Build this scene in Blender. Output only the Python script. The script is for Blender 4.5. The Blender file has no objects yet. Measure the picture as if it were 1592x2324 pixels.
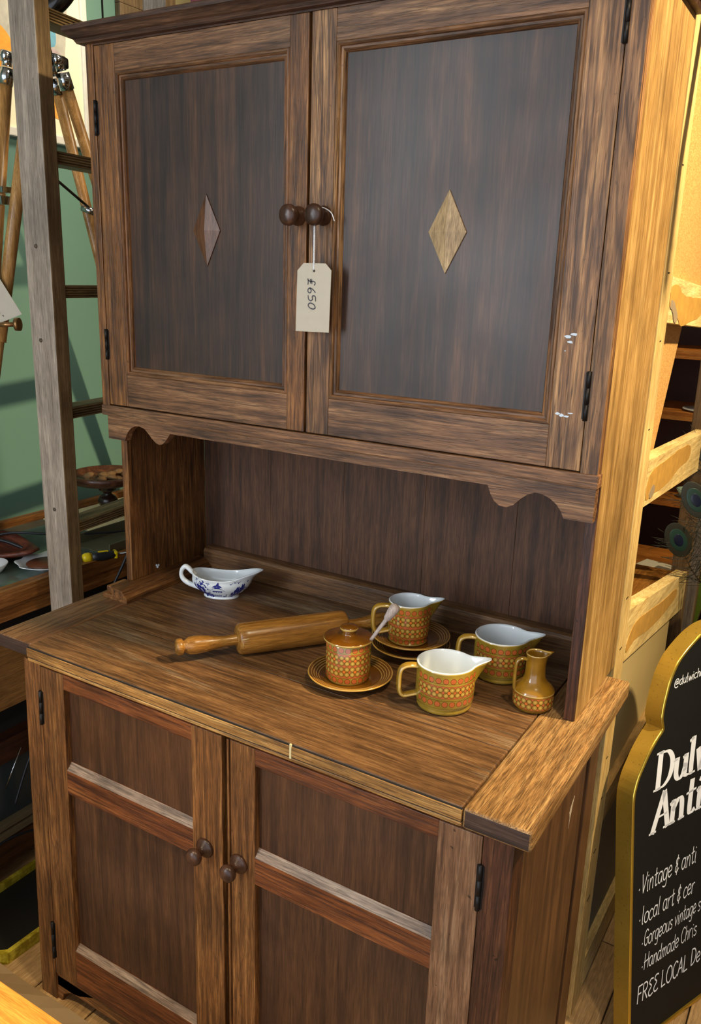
import bpy, bmesh, math, random
from mathutils import Vector, Matrix
random.seed(7)
S = bpy.context.scene
COL = S.collection
def lin(c):
    return tuple(((v/255)/12.92 if v/255 <= .04045 else ((v/255+.055)/1.055)**2.4) for v in c)

# ---------------------------------------------------------------- camera
cam = bpy.data.cameras.new('camera'); co = bpy.data.objects.new('camera', cam); COL.objects.link(co)
Rv = Vector((0.85248069, 0.52188785, 0.0301619)); Uv = Vector((-0.16587401, 0.21532991, 0.96235068)); Fv = Vector((-0.49574437, 0.82538845, -0.27013223))
co.matrix_world = Matrix(((Rv.x, Uv.x, -Fv.x, 1.29973852), (Rv.y, Uv.y, -Fv.y, -1.18042515), (Rv.z, Uv.z, -Fv.z, 0.66811918), (0, 0, 0, 1)))
cam.sensor_fit = 'VERTICAL'; cam.sensor_height = 24; cam.lens = 1898.25/2324*24; cam.clip_start = .02
S.camera = co
# ---------------------------------------------------------------- world and lights
w = bpy.data.worlds.new('world'); S.world = w; w.use_nodes = True
w.node_tree.nodes['Background'].inputs[0].default_value = (.80, .89, 1, 1)
w.node_tree.nodes['Background'].inputs[1].default_value = .8
def area(name, loc, target, sx, sy, power, col, spread=180):
    l = bpy.data.lights.new(name, 'AREA'); l.shape = 'RECTANGLE'; l.size = sx; l.size_y = sy; l.energy = power; l.color = col; l.spread = math.radians(spread)
    o = bpy.data.objects.new(name, l); COL.objects.link(o); o.location = loc
    o.rotation_euler = (Vector(target)-Vector(loc)).to_track_quat('-Z', 'Y').to_euler(); return o
def spot(name, loc, target, power, col, size=60, blend=.6, rad=.05):
    l = bpy.data.lights.new(name, 'SPOT'); l.energy = power; l.color = col; l.spot_size = math.radians(size); l.spot_blend = blend; l.shadow_soft_size = rad
    o = bpy.data.objects.new(name, l); COL.objects.link(o); o.location = loc
    o.rotation_euler = (Vector(target)-Vector(loc)).to_track_quat('-Z', 'Y').to_euler(); return o
# daylight through the shop window, in front and to the left
area('window_daylight', (-1.15, -2.75, 1.0), (.45, 0, .35), 1.5, 1.9, 74, (.90, .945, 1))
WARM = (1, .80, .49)
spot('ceiling_spot_right', (2.25, .28, 2.05), (1.0, .22, .80), 205, WARM, 60, 1)
spot('ceiling_spot_front', (1.55, -.55, 2.05), (.78, -.2, -.1), 34, (1, .82, .55), 60, 1, .08)
spot('ceiling_spot_wall', (.1, .62, 2.05), (-.74, .5, 1.28), 52, (1, .86, .64), 56, 1, .25)
spot('ceiling_spot_table', (.1, -1.3, 2.0), (.3, -.7, -.4), 55, WARM, 30, .7)
spot('ceiling_spot_back', (1.2, 1.2, 2.05), (.8, 1.75, .1), 30, WARM, 90, 1)
S.view_settings.view_transform = 'Standard'; S.view_settings.look = 'None'
S.view_settings.exposure = 1.3; S.view_settings.gamma = 1; S.view_settings.use_curve_mapping = False

# ---------------------------------------------------------------- node helpers
class NT:
    def __init__(s, name):
        s.m = bpy.data.materials.new(name); s.m.use_nodes = True; s.t = s.m.node_tree
        s.b = s.t.nodes['Principled BSDF']
    def n(s, typ, **kw):
        nd = s.t.nodes.new(typ)
        for k, v in kw.items(): setattr(nd, k, v)
        return nd
    def l(s, a, b): s.t.links.new(a, b)
    def inp(s, sock, v):
        if isinstance(v, bpy.types.NodeSocket): s.l(v, sock)
        else: sock.default_value = v
    def math(s, op, a, b=0., c=0.):
        nd = s.n('ShaderNodeMath', operation=op)
        for i, v in enumerate((a, b, c)): s.inp(nd.inputs[i], v)
        return nd.outputs[0]
    def mix(s, f, a, b, mode='MIX'):
        nd = s.n('ShaderNodeMix', data_type='RGBA', blend_type=mode)
        s.inp(nd.inputs[0], f)
        for i, v in ((6, a), (7, b)):
            s.inp(nd.inputs[i], v if isinstance(v, bpy.types.NodeSocket) else (*v[:3], 1))
        return nd.outputs[2]
    def coord(s, scale=(1, 1, 1), rand=True):
        tc = s.n('ShaderNodeTexCoord'); v = tc.outputs['Object']
        if rand:
            oi = s.n('ShaderNodeObjectInfo'); ad = s.n('ShaderNodeVectorMath', operation='MULTIPLY_ADD')
            cb = s.n('ShaderNodeCombineXYZ')
            for i in range(3): s.l(oi.outputs['Random'], cb.inputs[i])
            s.l(cb.outputs[0], ad.inputs[0]); ad.inputs[1].default_value = (7.3, 5.1, 9.7); s.l(v, ad.inputs[2]); v = ad.outputs[0]
        mp = s.n('ShaderNodeVectorMath', operation='MULTIPLY'); s.l(v, mp.inputs[0]); mp.inputs[1].default_value = scale
        return mp.outputs[0]
    def noise(s, vec, scale, detail=4, rough=.55, dist=0.):
        nd = s.n('ShaderNodeTexNoise'); s.l(vec, nd.inputs['Vector']); nd.inputs['Scale'].default_value = scale
        nd.inputs['Detail'].default_value = detail; nd.inputs['Roughness'].default_value = rough; nd.inputs['Distortion'].default_value = dist
        return nd.outputs['Fac']
    def ramp(s, f, stops):
        nd = s.n('ShaderNodeValToRGB'); s.l(f, nd.inputs[0]); e = nd.color_ramp.elements
        while len(e) < len(stops): e.new(.5)
        for i, (p, c) in enumerate(stops):
            e[i].position = p; e[i].color = (c, c, c, 1) if isinstance(c, (int, float)) else (*c, 1)
        return nd.outputs[0]
    def bump(s, h, strength=.2, dist=.001):
        nd = s.n('ShaderNodeBump'); s.l(h, nd.inputs['Height']); nd.inputs['Strength'].default_value = strength; nd.inputs['Distance'].default_value = dist
        s.l(nd.outputs[0], s.b.inputs['Normal'])
    def out(s, col=None, rough=None, spec=None, metal=None, coat=None):
        if col is not None: s.inp(s.b.inputs['Base Color'], col if isinstance(col, bpy.types.NodeSocket) else (*col[:3], 1))
        if rough is not None: s.inp(s.b.inputs['Roughness'], rough)
        if spec is not None: s.b.inputs['Specular IOR Level'].default_value = spec
        if metal is not None: s.b.inputs['Metallic'].default_value = metal
        if coat is not None: s.b.inputs['Coat Weight'].default_value = coat; s.b.inputs['Coat Roughness'].default_value = .12
        return s.m

def wood(name, dark, mid, light, axis='x', k=1., pore=.55, rough=.45, spec=.38, blotch=.7, speck=0., scuff=None, bump=.35, wave=.5, coarse=1.):
    """Grain runs along axis; pores, streaks, cathedral figure and blotches are all colour of the wood itself."""
    t = NT(name); dark, mid, light = lin(dark), lin(mid), lin(light)
    st = {'x': (.05, 1, 1), 'y': (1, .05, 1), 'z': (1, 1, .05)}[axis]
    v = t.coord(tuple(a*k for a in st))
    vb = t.coord((1, 1, 1))
    wob = t.noise(vb, 5, 2)
    n1 = t.noise(v, 80*coarse, 6, .7, .35)
    n2 = t.noise(v, 300*coarse, 3, .6)
    n3 = t.noise(v, 800*coarse, 2, .5)
    # figure: rings of a distorted slow noise
    nf = t.noise(v, 9, 2, .5, 1.2)
    rings = t.math('FRACT', t.math('MULTIPLY', nf, 22.))
    rings = t.ramp(rings, [(0, .15), (.25, .8), (.8, 1.), (1, .15)])
    base = t.ramp(n1, [(.30, dark), (.52, mid), (.74, light)])
    base = t.mix(t.math('MULTIPLY', t.math('SUBTRACT', 1., rings), wave), base, tuple(c*.75 for c in dark))
    bl = t.ramp(t.noise(vb, 6.5, 4, .6), [(.28, .42), (.5, .94), (.72, 1.35)])
    base = t.mix(blotch, base, bl, 'MULTIPLY')
    pr = t.ramp(n2, [(.40, 0.), (.49, 1.)])
    base = t.mix(t.math('MULTIPLY', t.math('SUBTRACT', 1., pr), pore*.75), base, tuple(c*.45 for c in dark))
    fine = t.ramp(n3, [(.32, .62), (.64, 1.3)])
    base = t.mix(.7, base, fine, 'MULTIPLY')
    if speck:
        sp = t.ramp(t.noise(vb, 90, 2, .6), [(.71, 0.), (.75, 1.)])
        base = t.mix(t.math('MULTIPLY', sp, speck), base, tuple(c*.3 for c in dark))
    if scuff:
        sc = t.ramp(t.noise(t.coord(tuple(a*2.2 if a < 1 else a for a in st)), 7, 6, .72), [(.53, 0.), (.7, 1.)])
        sc2 = t.ramp(n2, [(.42, 0.), (.6, 1.)])
        base = t.mix(t.math('MULTIPLY', t.math('MULTIPLY', sc, t.math('ADD', t.math('MULTIPLY', sc2, .65), .35)), scuff[1]), base, lin(scuff[0]))
    t.bump(t.math('ADD', t.math('MULTIPLY', pr, .7), t.math('MULTIPLY', n3, .4)), bump, .0008)
    r = t.math('ADD', t.math('MULTIPLY', wob, .2), rough-.1)
    return t.out(base, r, spec)
def plain(name, col, rough=.5, metal=0., spec=.5, coat=0., var=.12, scale=30, bump=0.):
    t = NT(name); c = lin(col); f = t.noise(t.coord(), scale, 3)
    base = t.mix(f, tuple(v*(1-var*1.4) for v in c), tuple(min(1, v*(1+var*1.4)) for v in c))
    if bump: t.bump(t.noise(t.coord(), scale*6, 3), bump, .001)
    return t.out(base, rough, spec, metal, coat)

# ---------------------------------------------------------------- mesh helpers
def box(bm, x0, x1, y0, y1, z0, z1, mi=0, bev=.0012, seg=2):
    M = Matrix.Translation(((x0+x1)/2, (y0+y1)/2, (z0+z1)/2)) @ Matrix.Diagonal((abs(x1-x0), abs(y1-y0), abs(z1-z0), 1))
    g = bmesh.ops.create_cube(bm, size=1, matrix=M); vs = g['verts']; fs = {f for v in vs for f in v.link_faces}
    for f in fs: f.material_index = mi
    if bev:
        bev = min(bev, abs(x1-x0)*.3, abs(y1-y0)*.3, abs(z1-z0)*.3)
        es = {e for v in vs for e in v.link_edges}
        r = bmesh.ops.bevel(bm, geom=list(es), offset=bev, segments=seg, affect='EDGES', profile=.6)
        for f in r['faces']: f.material_index = mi
        vs = list({v for f in r['faces'] for v in f.verts} | {v for v in vs if v.is_valid})
    return vs
def prism(bm, pts, h0, h1, axis='y', mi=0):
    """extrude a polygon; pts in the two other axes (x,z for y; x,y for z; y,z for x)"""
    def P(a, b, h): return {'y': (a, h, b), 'z': (a, b, h), 'x': (h, a, b)}[axis]
    A = [bm.verts.new(P(a, b, h0)) for a, b in pts]; B = [bm.verts.new(P(a, b, h1)) for a, b in pts]
    f1 = bm.faces.new(A); f2 = bm.faces.new(B[::-1]); fs = [f1, f2]
    n = len(pts)
    for i in range(n): fs.append(bm.faces.new((A[i], B[i], B[(i+1) % n], A[(i+1) % n])))
    for f in fs: f.material_index = mi
    bmesh.ops.recalc_face_normals(bm, faces=fs)
    return A+B
def lathe(bm, prof, seg=48, mi=0, cap=True, M=Matrix(), fn=None, mis=None):
    rings = []
    for r, z in prof:
        ring = []
        for i in range(seg):
            a = 2*math.pi*i/seg; p = Vector((r*math.cos(a), r*math.sin(a), z))
            if fn: p = fn(p, a)
            ring.append(bm.verts.new(M @ p))
        rings.append(ring)
    for k in range(len(rings)-1):
        for i in range(seg):
            f = bm.faces.new((rings[k][i], rings[k][(i+1) % seg], rings[k+1][(i+1) % seg], rings[k+1][i])); f.smooth = True
            f.material_index = mis[k] if mis else mi
    if cap:
        f = bm.faces.new(rings[0][::-1]); f.material_index = mis[0] if mis else mi
        f = bm.faces.new(rings[-1]); f.material_index = mis[-1] if mis else mi
def tube(bm, pts, rad, seg=8, mi=0, flat=1., up=(0, 0, 1), cap=True):
    pts = [Vector(p) for p in pts]; n = len(pts); rings = []
    rr = rad if isinstance(rad, (list, tuple)) else [rad]*n
    prev = None
    for i, p in enumerate(pts):
        t = (pts[min(i+1, n-1)]-pts[max(i-1, 0)]).normalized()
        u = Vector(up) if prev is None else prev
        u = (u - t*u.dot(t))
        if u.length < 1e-4: u = Vector((1, 0, 0)) - t*t.x
        u.normalize(); prev = u; v = t.cross(u)
        rings.append([bm.verts.new(p+u*math.cos(2*math.pi*j/seg)*rr[i]+v*math.sin(2*math.pi*j/seg)*rr[i]*flat) for j in range(seg)])
    for k in range(n-1):
        for j in range(seg):
            f = bm.faces.new((rings[k][j], rings[k][(j+1) % seg], rings[k+1][(j+1) % seg], rings[k+1][j])); f.smooth = True; f.material_index = mi
    if cap:
        bm.faces.new(rings[0][::-1]).material_index = mi; bm.faces.new(rings[-1]).material_index = mi
def catmull(pts, k=5, closed=False):
    P = [Vector(p) for p in pts]; n = len(P)
    if n < 3 and not closed: return P
    o = []
    for i in range(n if closed else n-1):
        g = (lambda j: P[j % n]) if closed else (lambda j: P[max(0, min(n-1, j))])
        a, b, c, d = g(i-1), g(i), g(i+1), g(i+2)
        for s in range(k):
            t = s/k; o.append(.5*((2*b)+(c-a)*t+(2*a-5*b+4*c-d)*t*t+(3*b-a-3*c+d)*t**3))
    o.append(P[0] if closed else P[-1]); return o
def obj(name, bm, mats, parent=None, fix=True, smooth=None):
    me = bpy.data.meshes.new(name)
    if fix: bmesh.ops.recalc_face_normals(bm, faces=bm.faces)
    bm.to_mesh(me); bm.free()
    for m in (mats if isinstance(mats, (list, tuple)) else [mats]): me.materials.append(m)
    o = bpy.data.objects.new(name, me); COL.objects.link(o)
    if parent: o.parent = parent
    if parent and parent.get('world_children'): o.location = -parent.location
    return o
def tag(o, label, cat, group=None, kind=None):
    o['label'] = label; o['category'] = cat
    if group: o['group'] = group
    if kind: o['kind'] = kind
    return o
def thing(name, label, cat, loc=(0, 0, 0), rotz=0, group=None, world=False):
    o = bpy.data.objects.new(name, None); COL.objects.link(o); o.location = loc; o.rotation_euler = (0, 0, rotz); o.empty_display_size = .05
    tag(o, label, cat, group)
    if world: o['world_children'] = 1
    return o
def struct(name, bm, m):
    o = obj(name, bm, m); o['kind'] = 'structure'; return o
B = bmesh.new

# ---------------------------------------------------------------- materials
D0, M0, L0 = (54, 33, 18), (124, 79, 40), (174, 122, 68)
oakx = wood('oak_grain_x', D0, M0, L0, 'x', pore=.6, speck=.5, coarse=1.35)
oakz = wood('oak_grain_z', D0, M0, L0, 'z', pore=.6, speck=.5, coarse=1.35)
oaky = wood('oak_grain_y', D0, M0, L0, 'y', pore=.6, speck=.5)
updx = wood('weathered_oak_x', (58, 38, 26), (124, 86, 56), (172, 130, 90), 'x', pore=.65, speck=.5, rough=.46)
updz = wood('weathered_oak_z', (60, 38, 26), (134, 94, 58), (194, 148, 98), 'z', pore=.8, speck=.3, rough=.46, wave=.75, coarse=.8)
rail_dark = wood('dark_stained_oak_x', (40, 26, 20), (78, 52, 38), (112, 80, 58), 'x', pore=.5, rough=.5)
panel_up = wood('stained_plywood_upper', (32, 20, 14), (58, 37, 25), (92, 60, 38), 'z', pore=.12, rough=.42, blotch=.8, spec=.5, wave=.1, bump=.06, coarse=.5)
panel_low = wood('stained_plywood_lower', (46, 28, 17), (76, 48, 29), (102, 66, 39), 'z', pore=.15, rough=.45, blotch=.6, wave=.15, bump=.08, coarse=.7)
panel_back = wood('stained_plywood_back', (48, 30, 20), (84, 54, 35), (110, 72, 46), 'z', pore=.3, rough=.6, blotch=.5, wave=.1, bump=.1, coarse=.9)
top_m = wood('worn_worktop', (56, 38, 24), (112, 78, 47), (150, 112, 70), 'x', pore=.5, rough=.42, blotch=.6, scuff=((184, 162, 130), .9), wave=.3, speck=.3, coarse=1.7)
end_m = wood('worn_breadboard_end_lit', (96, 66, 36), (156, 114, 66), (204, 166, 110), 'y', pore=.8, rough=.45, wave=.5, scuff=((214, 182, 128), .6), bump=.6, coarse=1.7, blotch=.35)  # worn right end; wood tone lightened for the lamplight falling on it
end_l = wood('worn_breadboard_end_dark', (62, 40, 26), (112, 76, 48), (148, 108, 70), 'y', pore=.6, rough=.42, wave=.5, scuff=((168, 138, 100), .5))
endgrain = wood('dark_end_grain', (40, 27, 20), (66, 46, 36), (92, 66, 50), 'x', pore=.3, rough=.6, wave=.1, coarse=.6)
edge_m = wood('worn_edge', (100, 64, 28), (170, 122, 62), (216, 170, 100), 'x', pore=.75, rough=.5, speck=.6)
ledge_m = wood('chamfer_sheen', (96, 76, 62), (150, 126, 106), (186, 164, 142), 'x', pore=.7, rough=.5)  # chamfers coloured pale to stand for the light they catch
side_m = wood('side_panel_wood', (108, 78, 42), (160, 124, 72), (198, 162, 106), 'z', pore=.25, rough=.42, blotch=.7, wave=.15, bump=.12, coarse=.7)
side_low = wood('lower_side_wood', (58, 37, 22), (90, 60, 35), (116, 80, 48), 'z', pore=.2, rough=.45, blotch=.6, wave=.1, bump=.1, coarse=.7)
knob_m = wood('dark_turned_wood', (40, 24, 17), (66, 42, 30), (86, 56, 40), 'z', pore=.1, rough=.3, wave=.1, bump=.05)
iron = plain('blackened_iron', (42, 40, 40), .5, .8, bump=.2)
lit_d = wood('lit_ornament', (140, 114, 80), (186, 156, 114), (208, 180, 136), 'z', pore=.2, rough=.35, wave=.1, bump=.05)  # right lozenge: reflected light put into a paler wood colour
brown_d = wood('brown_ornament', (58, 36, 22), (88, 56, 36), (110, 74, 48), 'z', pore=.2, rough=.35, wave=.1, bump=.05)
gap_m = plain('shadow_gap', (16, 10, 8), .8)

# ---------------------------------------------------------------- the setting
bm = B(); box(bm, -.85, -.75, -3, 2.4, -.81, 2.2, bev=0); green = plain('sage_green_paint', (100, 138, 124), .6, var=.05, scale=3, bump=.04)
struct('wall_left', bm, green)
bm = B(); box(bm, -.85, 3.2, 2.4, 2.5, -.81, 2.2, bev=0); struct('wall_back', bm, plain('warm_plaster', (150, 120, 88), .8, var=.06, scale=4))
bm = B(); box(bm, 3.2, 3.3, -3, 2.5, -.81, 2.2, bev=0); struct('wall_right', bm, plain('cream_plaster', (170, 150, 118), .8, var=.06, scale=4))
bm = B(); box(bm, -.85, 3.3, -3, 2.5, 2.2, 2.3, bev=0); struct('ceiling', bm, plain('ceiling_paint', (190, 184, 170), .8, var=.04, scale=4))
fl = struct('floor', (lambda b: (box(b, -.85, 3.3, -3, 2.5, -.9, -.822, bev=0), b)[1])(B()), plain('subfloor', (60, 45, 30), .8))
flm = wood('pale_floorboard', (150, 116, 76), (182, 146, 100), (204, 170, 124), 'y', pore=.2, rough=.5, wave=.2, bump=.1)
pm = None
x = -.74
while x < 3.1:
    y0 = -2.9 + random.random()*.3
    for seg in ((y0, y0+1.6), (y0+1.603, y0+3.4), (y0+3.403, 2.38)):
        bm = B(); box(bm, x, x+.147, seg[0], seg[1], -.823, -.81, bev=.001, seg=1); obj('plank', bm, flm, fl)
    x += .15

# ================================================================ THE CABINET
cab = thing('kitchen_cabinet', 'tall dark oak freestanding kitchen cabinet with two upper and two lower panelled doors', 'cabinet', (.53, 0, -.81), world=True)
def cpart(name, bm, mats, parent=cab): return obj(name, bm, mats, parent)
def splay(o, vert_only=False):
    for v in o.data.vertices:
        z = -v.co.z-.03
        if z > 0 and v.co.x < .53: v.co.x -= .029*(z/.78)*min(1, (.53-v.co.x)/.47)
    return o
fig = wood('dark_figured_oak', (44, 24, 16), (84, 48, 30), (122, 78, 48), 'z', pore=.7, rough=.42, wave=.8, speck=.8)
# upper carcass
bm = B(); box(bm, .0, .018, 0.001, .268, .405, 1.06); box(bm, .014, .031, .03, .268, 0.0, .405)
cpart('side_panel', bm, oakz)
bm = B(); prism(bm, [(.030, 0), (.268, 0), (.268, 1.06), (.001, 1.06), (.001, .385), (.030, .385)], .984, 1.0, 'x')
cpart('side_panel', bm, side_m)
# front edge strip of the right side panel below the cupboard
bm = B(); box(bm, .9825, .9995, .026, .0315, .001, .386, bev=.0008); cpart('panel_edging', bm, fig)
bm = B(); box(bm, 0, .0195, -.001, .02, .405, 1.063); cpart('face_stile', bm, oakz)
bm = B(); box(bm, .9745, 1.0005, -.001, .02, .405, 1.063); cpart('face_stile', bm, updz)
bm = B(); box(bm, .018, .984, .0, .02, 1.055, 1.063); box(bm, .018, .984, .02, .262, 1.04, 1.058); cpart('top_board', bm, rail_dark)
bm = B(); box(bm, .018, .984, .02, .262, .39, .405); cpart('cupboard_bottom', bm, rail_dark)
bm = B(); 
for i in range(5):
    x0 = .031+i*.1904; box(bm, x0, x0+.1902, .268, .274, 0.0, 1.05, bev=.0006, seg=1)
o = cpart('back_panel', bm, panel_back)
# cornice: moulded section run round the front and both sides
prof = [(0, 1.058), (.012, 1.058), (.016, 1.064), (.020, 1.066), (.028, 1.074), (.032, 1.0765), (.032, 1.083), (.028, 1.086), (0, 1.086)]
bm = B()
rows = []
for d, z in prof:
    rows.append([bm.verts.new(p) for p in ((-d*.8, .27, z), (-d*.8, -d, z), (1.0+d*.8, -d, z), (1.0+d*.8, .27, z))])
for k in range(len(rows)-1):
    for i in range(3): bm.faces.new((rows[k][i], rows[k][i+1], rows[k+1][i+1], rows[k+1][i]))
bm.faces.new((rows[0][0], rows[0][3], rows[0][2], rows[0][1])); bm.faces.new(rows[-1])
bm.faces.new([r[0] for r in rows]+[]) ; bm.faces.new([r[3] for r in rows])
cpart('cornice', bm, rail_dark)
# doors
def door(x0, x1, z0, z1, px0, px1, pz0, pz1, yf, th, mats, mould, parent=cab, rails=(), bevtop=False):
    """frame of stiles and rails (slots: x grain, z grain, ledge); returns door object"""
    bm = B()
    box(bm, x0, px0, yf, yf+th, z0, z1, 1); box(bm, px1, x1, yf, yf+th, z0, z1, 1)
    return bm
def rail_prism(bm, x0, x1, yf, zb, zt, ch=.012, th=.018):
    """rail with a chamfered upper edge falling to the sunk panel"""
    A = [(yf, zb), (yf, zt-ch), (yf+ch*.85, zt), (yf+th, zt), (yf+th, zb)]
    vs = prism(bm, A, x0, x1, 'x', 0)
    for f in {f for v in vs for f in v.link_faces}:
        c = f.calc_center_median()
        if abs(c.z-(zt-ch/2)) < 1e-4 and abs(c.y-(yf+ch*.42)) < 2e-3: f.material_index = 2
def mould(x0, x1, z0, z1, yf, wd, mats, parent):
    """mitred ovolo-and-bead panel moulding"""
    pr = [(0, 0.), (0.0015, -.0012), (.004, -.0016), (.006, .0005), (.007, .004), (.010, .0045), (.0125, .003), (wd-.001, .006), (wd, .010)]
    bm = B(); rows = []
    for d, h in pr: rows.append([bm.verts.new(p) for p in ((x0+d, yf+h, z0+d), (x1-d, yf+h, z0+d), (x1-d, yf+h, z1-d), (x0+d, yf+h, z1-d))])
    for k in range(len(rows)-1):
        for i in range(4):
            f = bm.faces.new((rows[k][i], rows[k][(i+1) % 4], rows[k+1][(i+1) % 4], rows[k+1][i])); f.material_index = 0 if i in (0, 2) else 1
    return obj('panel_moulding', bm, mats, parent)
def knob(x, yf, z, parent, kind='ball'):
    M = Matrix.Translation((x, yf, z)) @ Matrix.Rotation(math.pi/2, 4, 'X')
    bm = B()
    if kind == 'ball': pr = [(.0001, -.001), (.0150, 0), (.0155, .003), (.014, .007), (.0115, .011), (.0105, .015), (.0125, .019), (.0155, .023), (.0168, .027), (.0163, .032), (.0135, .0355), (.008, .0375), (.0001, .038)]
    else: pr = [(.0001, -.001), (.0165, 0), (.0175, .002), (.016, .005), (.0135, .006), (.0125, .0085), (.0085, .011), (.007, .016), (.0085, .021), (.013, .024), (.0148, .028), (.0140, .033), (.0105, .0365), (.006, .038), (.0001, .0385)]
    lathe(bm, pr, 32, M=M, cap=False); return obj('knob', bm, knob_m, parent)
def hinge(x, yf, z0, z1, parent):
    bm = B(); M = Matrix.Translation((x, yf-.002, 0))
    n = 3; h = (z1-z0)/n
    for i in range(n): lathe(bm, [(.0001, z0+i*h+.0003), (.0034, z0+i*h+.0003), (.0034, z0+(i+1)*h-.0003), (.0001, z0+(i+1)*h-.0003)], 12, M=M, cap=False)
    box(bm, x-.0055, x+.0055, yf-.0008, yf+.002, z0+.002, z1-.002, bev=0)
    return obj('hinge', bm, iron, parent)
def upper_door(x0, x1, px0, px1, kx, hx, hz, dia, dm, mz):
    bm = B(); z0, z1, pz0, pz1 = .4085, 1.0545, .471, 1.0095
    box(bm, x0, px0, 0, .02, z0, z1, 1); box(bm, px1, x1, 0, .02, z0, z1, 1)
    box(bm, px0, px1, .0003, .02, z0, pz0, 0); box(bm, px0, px1, .0003, .02, pz1, z1, 0)
    d = obj('door', bm, mz, cab); d.location = -cab.location
    bm = B(); box(bm, px0+.006, px1-.006, .010, .016, pz0+.006, pz1-.006, bev=0); obj('panel', bm, panel_up, d)
    mould(px0, px1, pz0, pz1, .0008, .0155, mz, d)
    # raised lozenge
    cx, cz, hw, hh = dia; bm = B(); c = bm.verts.new((cx, .0015, cz))
    q = [bm.verts.new((cx+a*hw, .0078, cz+b*hh)) for a, b in ((-1, 0), (0, -1), (1, 0), (0, 1))]; r = [bm.verts.new((v.co.x, .0102, v.co.z)) for v in q]
    for i in range(4): bm.faces.new((q[i], q[(i+1) % 4], c)); bm.faces.new((q[i], r[i], r[(i+1) % 4], q[(i+1) % 4]))
    obj('lozenge_ornament', bm, dm, d)
    knob(kx, 0, .761, d)
    for a, b in hz: hinge(hx, 0, a, b, d)
    return d
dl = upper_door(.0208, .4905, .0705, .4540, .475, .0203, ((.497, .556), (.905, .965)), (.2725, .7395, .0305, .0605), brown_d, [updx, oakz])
dr = upper_door(.4955, .9732, .5400, .9225, .524, .9739, ((.482, .552), (.962, 1.035)), (.738, .7368, .0308, .0590), lit_d, [updx, updz])
# paint splashes on the right stile
splash = plain('pale_paint', (196, 208, 220), .6)
bm = B()
for cx, cz, s in ((.9375, .597, .0045), (.946, .6005, .0035), (.942, .590, .003), (.934, .488, .003), (.940, .4865, .0035), (.9465, .4855, .003), (.952, .4905, .0022), (.9355, .5775, .0014)):
    pts = [(cx+s*random.uniform(.6, 1.5)*math.cos(a*.9)*1.3, cz+s*random.uniform(.3, .8)*math.sin(a*.9)) for a in range(7)]
    prism(bm, pts, -.0004, .001, 'y')
obj('paint_splash', bm, splash, dr)['kind'] = 'stuff'
# rail + scalloped valance
bm = B(); box(bm, -.001, 1.003, -.004, .018, .386, .4065, bev=.002); cpart('lower_rail', bm, updx)
half = [(.0127, .3875), (.0127, .3385), (.0587, .3385), (.0615, .347), (.068, .358), (.077, .3665), (.088, .3715), (.1, .3725), (.112, .3695), (.122, .362), (.132, .3525), (.142, .345), (.1509, .342), (.160, .3445), (.168, .351), (.175, .3595), (.1807, .3671)]
right = [(1.0175-a if a > .0127 else 1.0005, b) for a, b in half]
right = [(1.0005, .3875), (1.0005, .3355), (.9575, .3350), (.9535, .344), (.946, .354), (.935, .362), (.923, .3665), (.911, .3673), (.9, .3625), (.89, .354), (.879, .3425), (.868, .3375), (.857, .338), (.848, .344), (.841, .3545), (.8356, .3676)]
bm = B(); prism(bm, half+right[::-1], -.001, .016, 'y'); cpart('valance', bm, updx)
# backsplash and end plinth
bm = B(); vs = prism(bm, [(.238, 0), (.238, .042), (.242, .048), (.250, .0505), (.270, .0505), (.270, 0)], .05, .984, 'x'); cpart('upstand', bm, wood('upstand_oak', (70, 46, 28), (112, 78, 48), (148, 108, 68), 'x', pore=.5, rough=.45))
bm = B()
vs = prism(bm, [(.028, 0), (.072, 0), (.072, .010), (.066, .014), (.058, .024), (.050, .026), (.028, .026)], -.028, .24, 'y')
for v in vs:
    pass
box(bm, .0, .030, -.028, .029, 0, .010, bev=.002); box(bm, .006, .030, -.022, .029, .009, .0255, bev=.004)
cpart('base_moulding', bm, oaky)
# small screws and scratches inside
bm = B()
for a, b, s in ((.105, .035, .0035), (.108, .0385, .0028), (.102, .0395, .0028)):
    lathe(bm, [(.0001, .0315), (s, .0312), (s*.7, .0330), (.0001, .0335)], 10, cap=False, M=Matrix.Rotation(math.pi/2, 4, 'Y') @ Matrix.Translation((-b, a, 0)))
cpart('filler_spot', bm, splash)
# worktop
bm = B()
for a, b in ((-.2755, -.110), (-.1096, .095), (.0954, .268)): box(bm, .0735, .9435, a, b, -.026, 0, bev=.0009 if a > -.2 else .003)
o = cpart('worktop', bm, top_m)
bm = B(); box(bm, .0733, .9437, -.2790, -.2745, -.0215, -.0035, bev=.002, seg=3); box(bm, .0733, .9437, -.2780, -.262, -.0295, -.0230, bev=.002); cpart('worktop_edge', bm, edge_m)
bm = B(); box(bm, .0740, .9432, -.2772, -.262, -.0235, -.0210, bev=0); cpart('groove_shade', bm, gap_m)  # near-black strips painted in as the shade of the edge grooves
bm = B(); box(bm, .0738, .9434, -.2778, -.262, -.0040, -.0022, bev=0); cpart('groove_shade', bm, gap_m)
bm = B()
vs = box(bm, .9448, 1.0405, -.2785, .224, -.031, 0.0005, bev=.006, seg=4)
for f in bm.faces:
    if f.normal.y < -.9 and f.calc_center_median().y < -.27: f.material_index = 1
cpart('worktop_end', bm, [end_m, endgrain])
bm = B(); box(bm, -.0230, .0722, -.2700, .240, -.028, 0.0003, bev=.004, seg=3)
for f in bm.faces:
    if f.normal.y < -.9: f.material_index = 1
cpart('worktop_end', bm, [end_l, endgrain])
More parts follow.
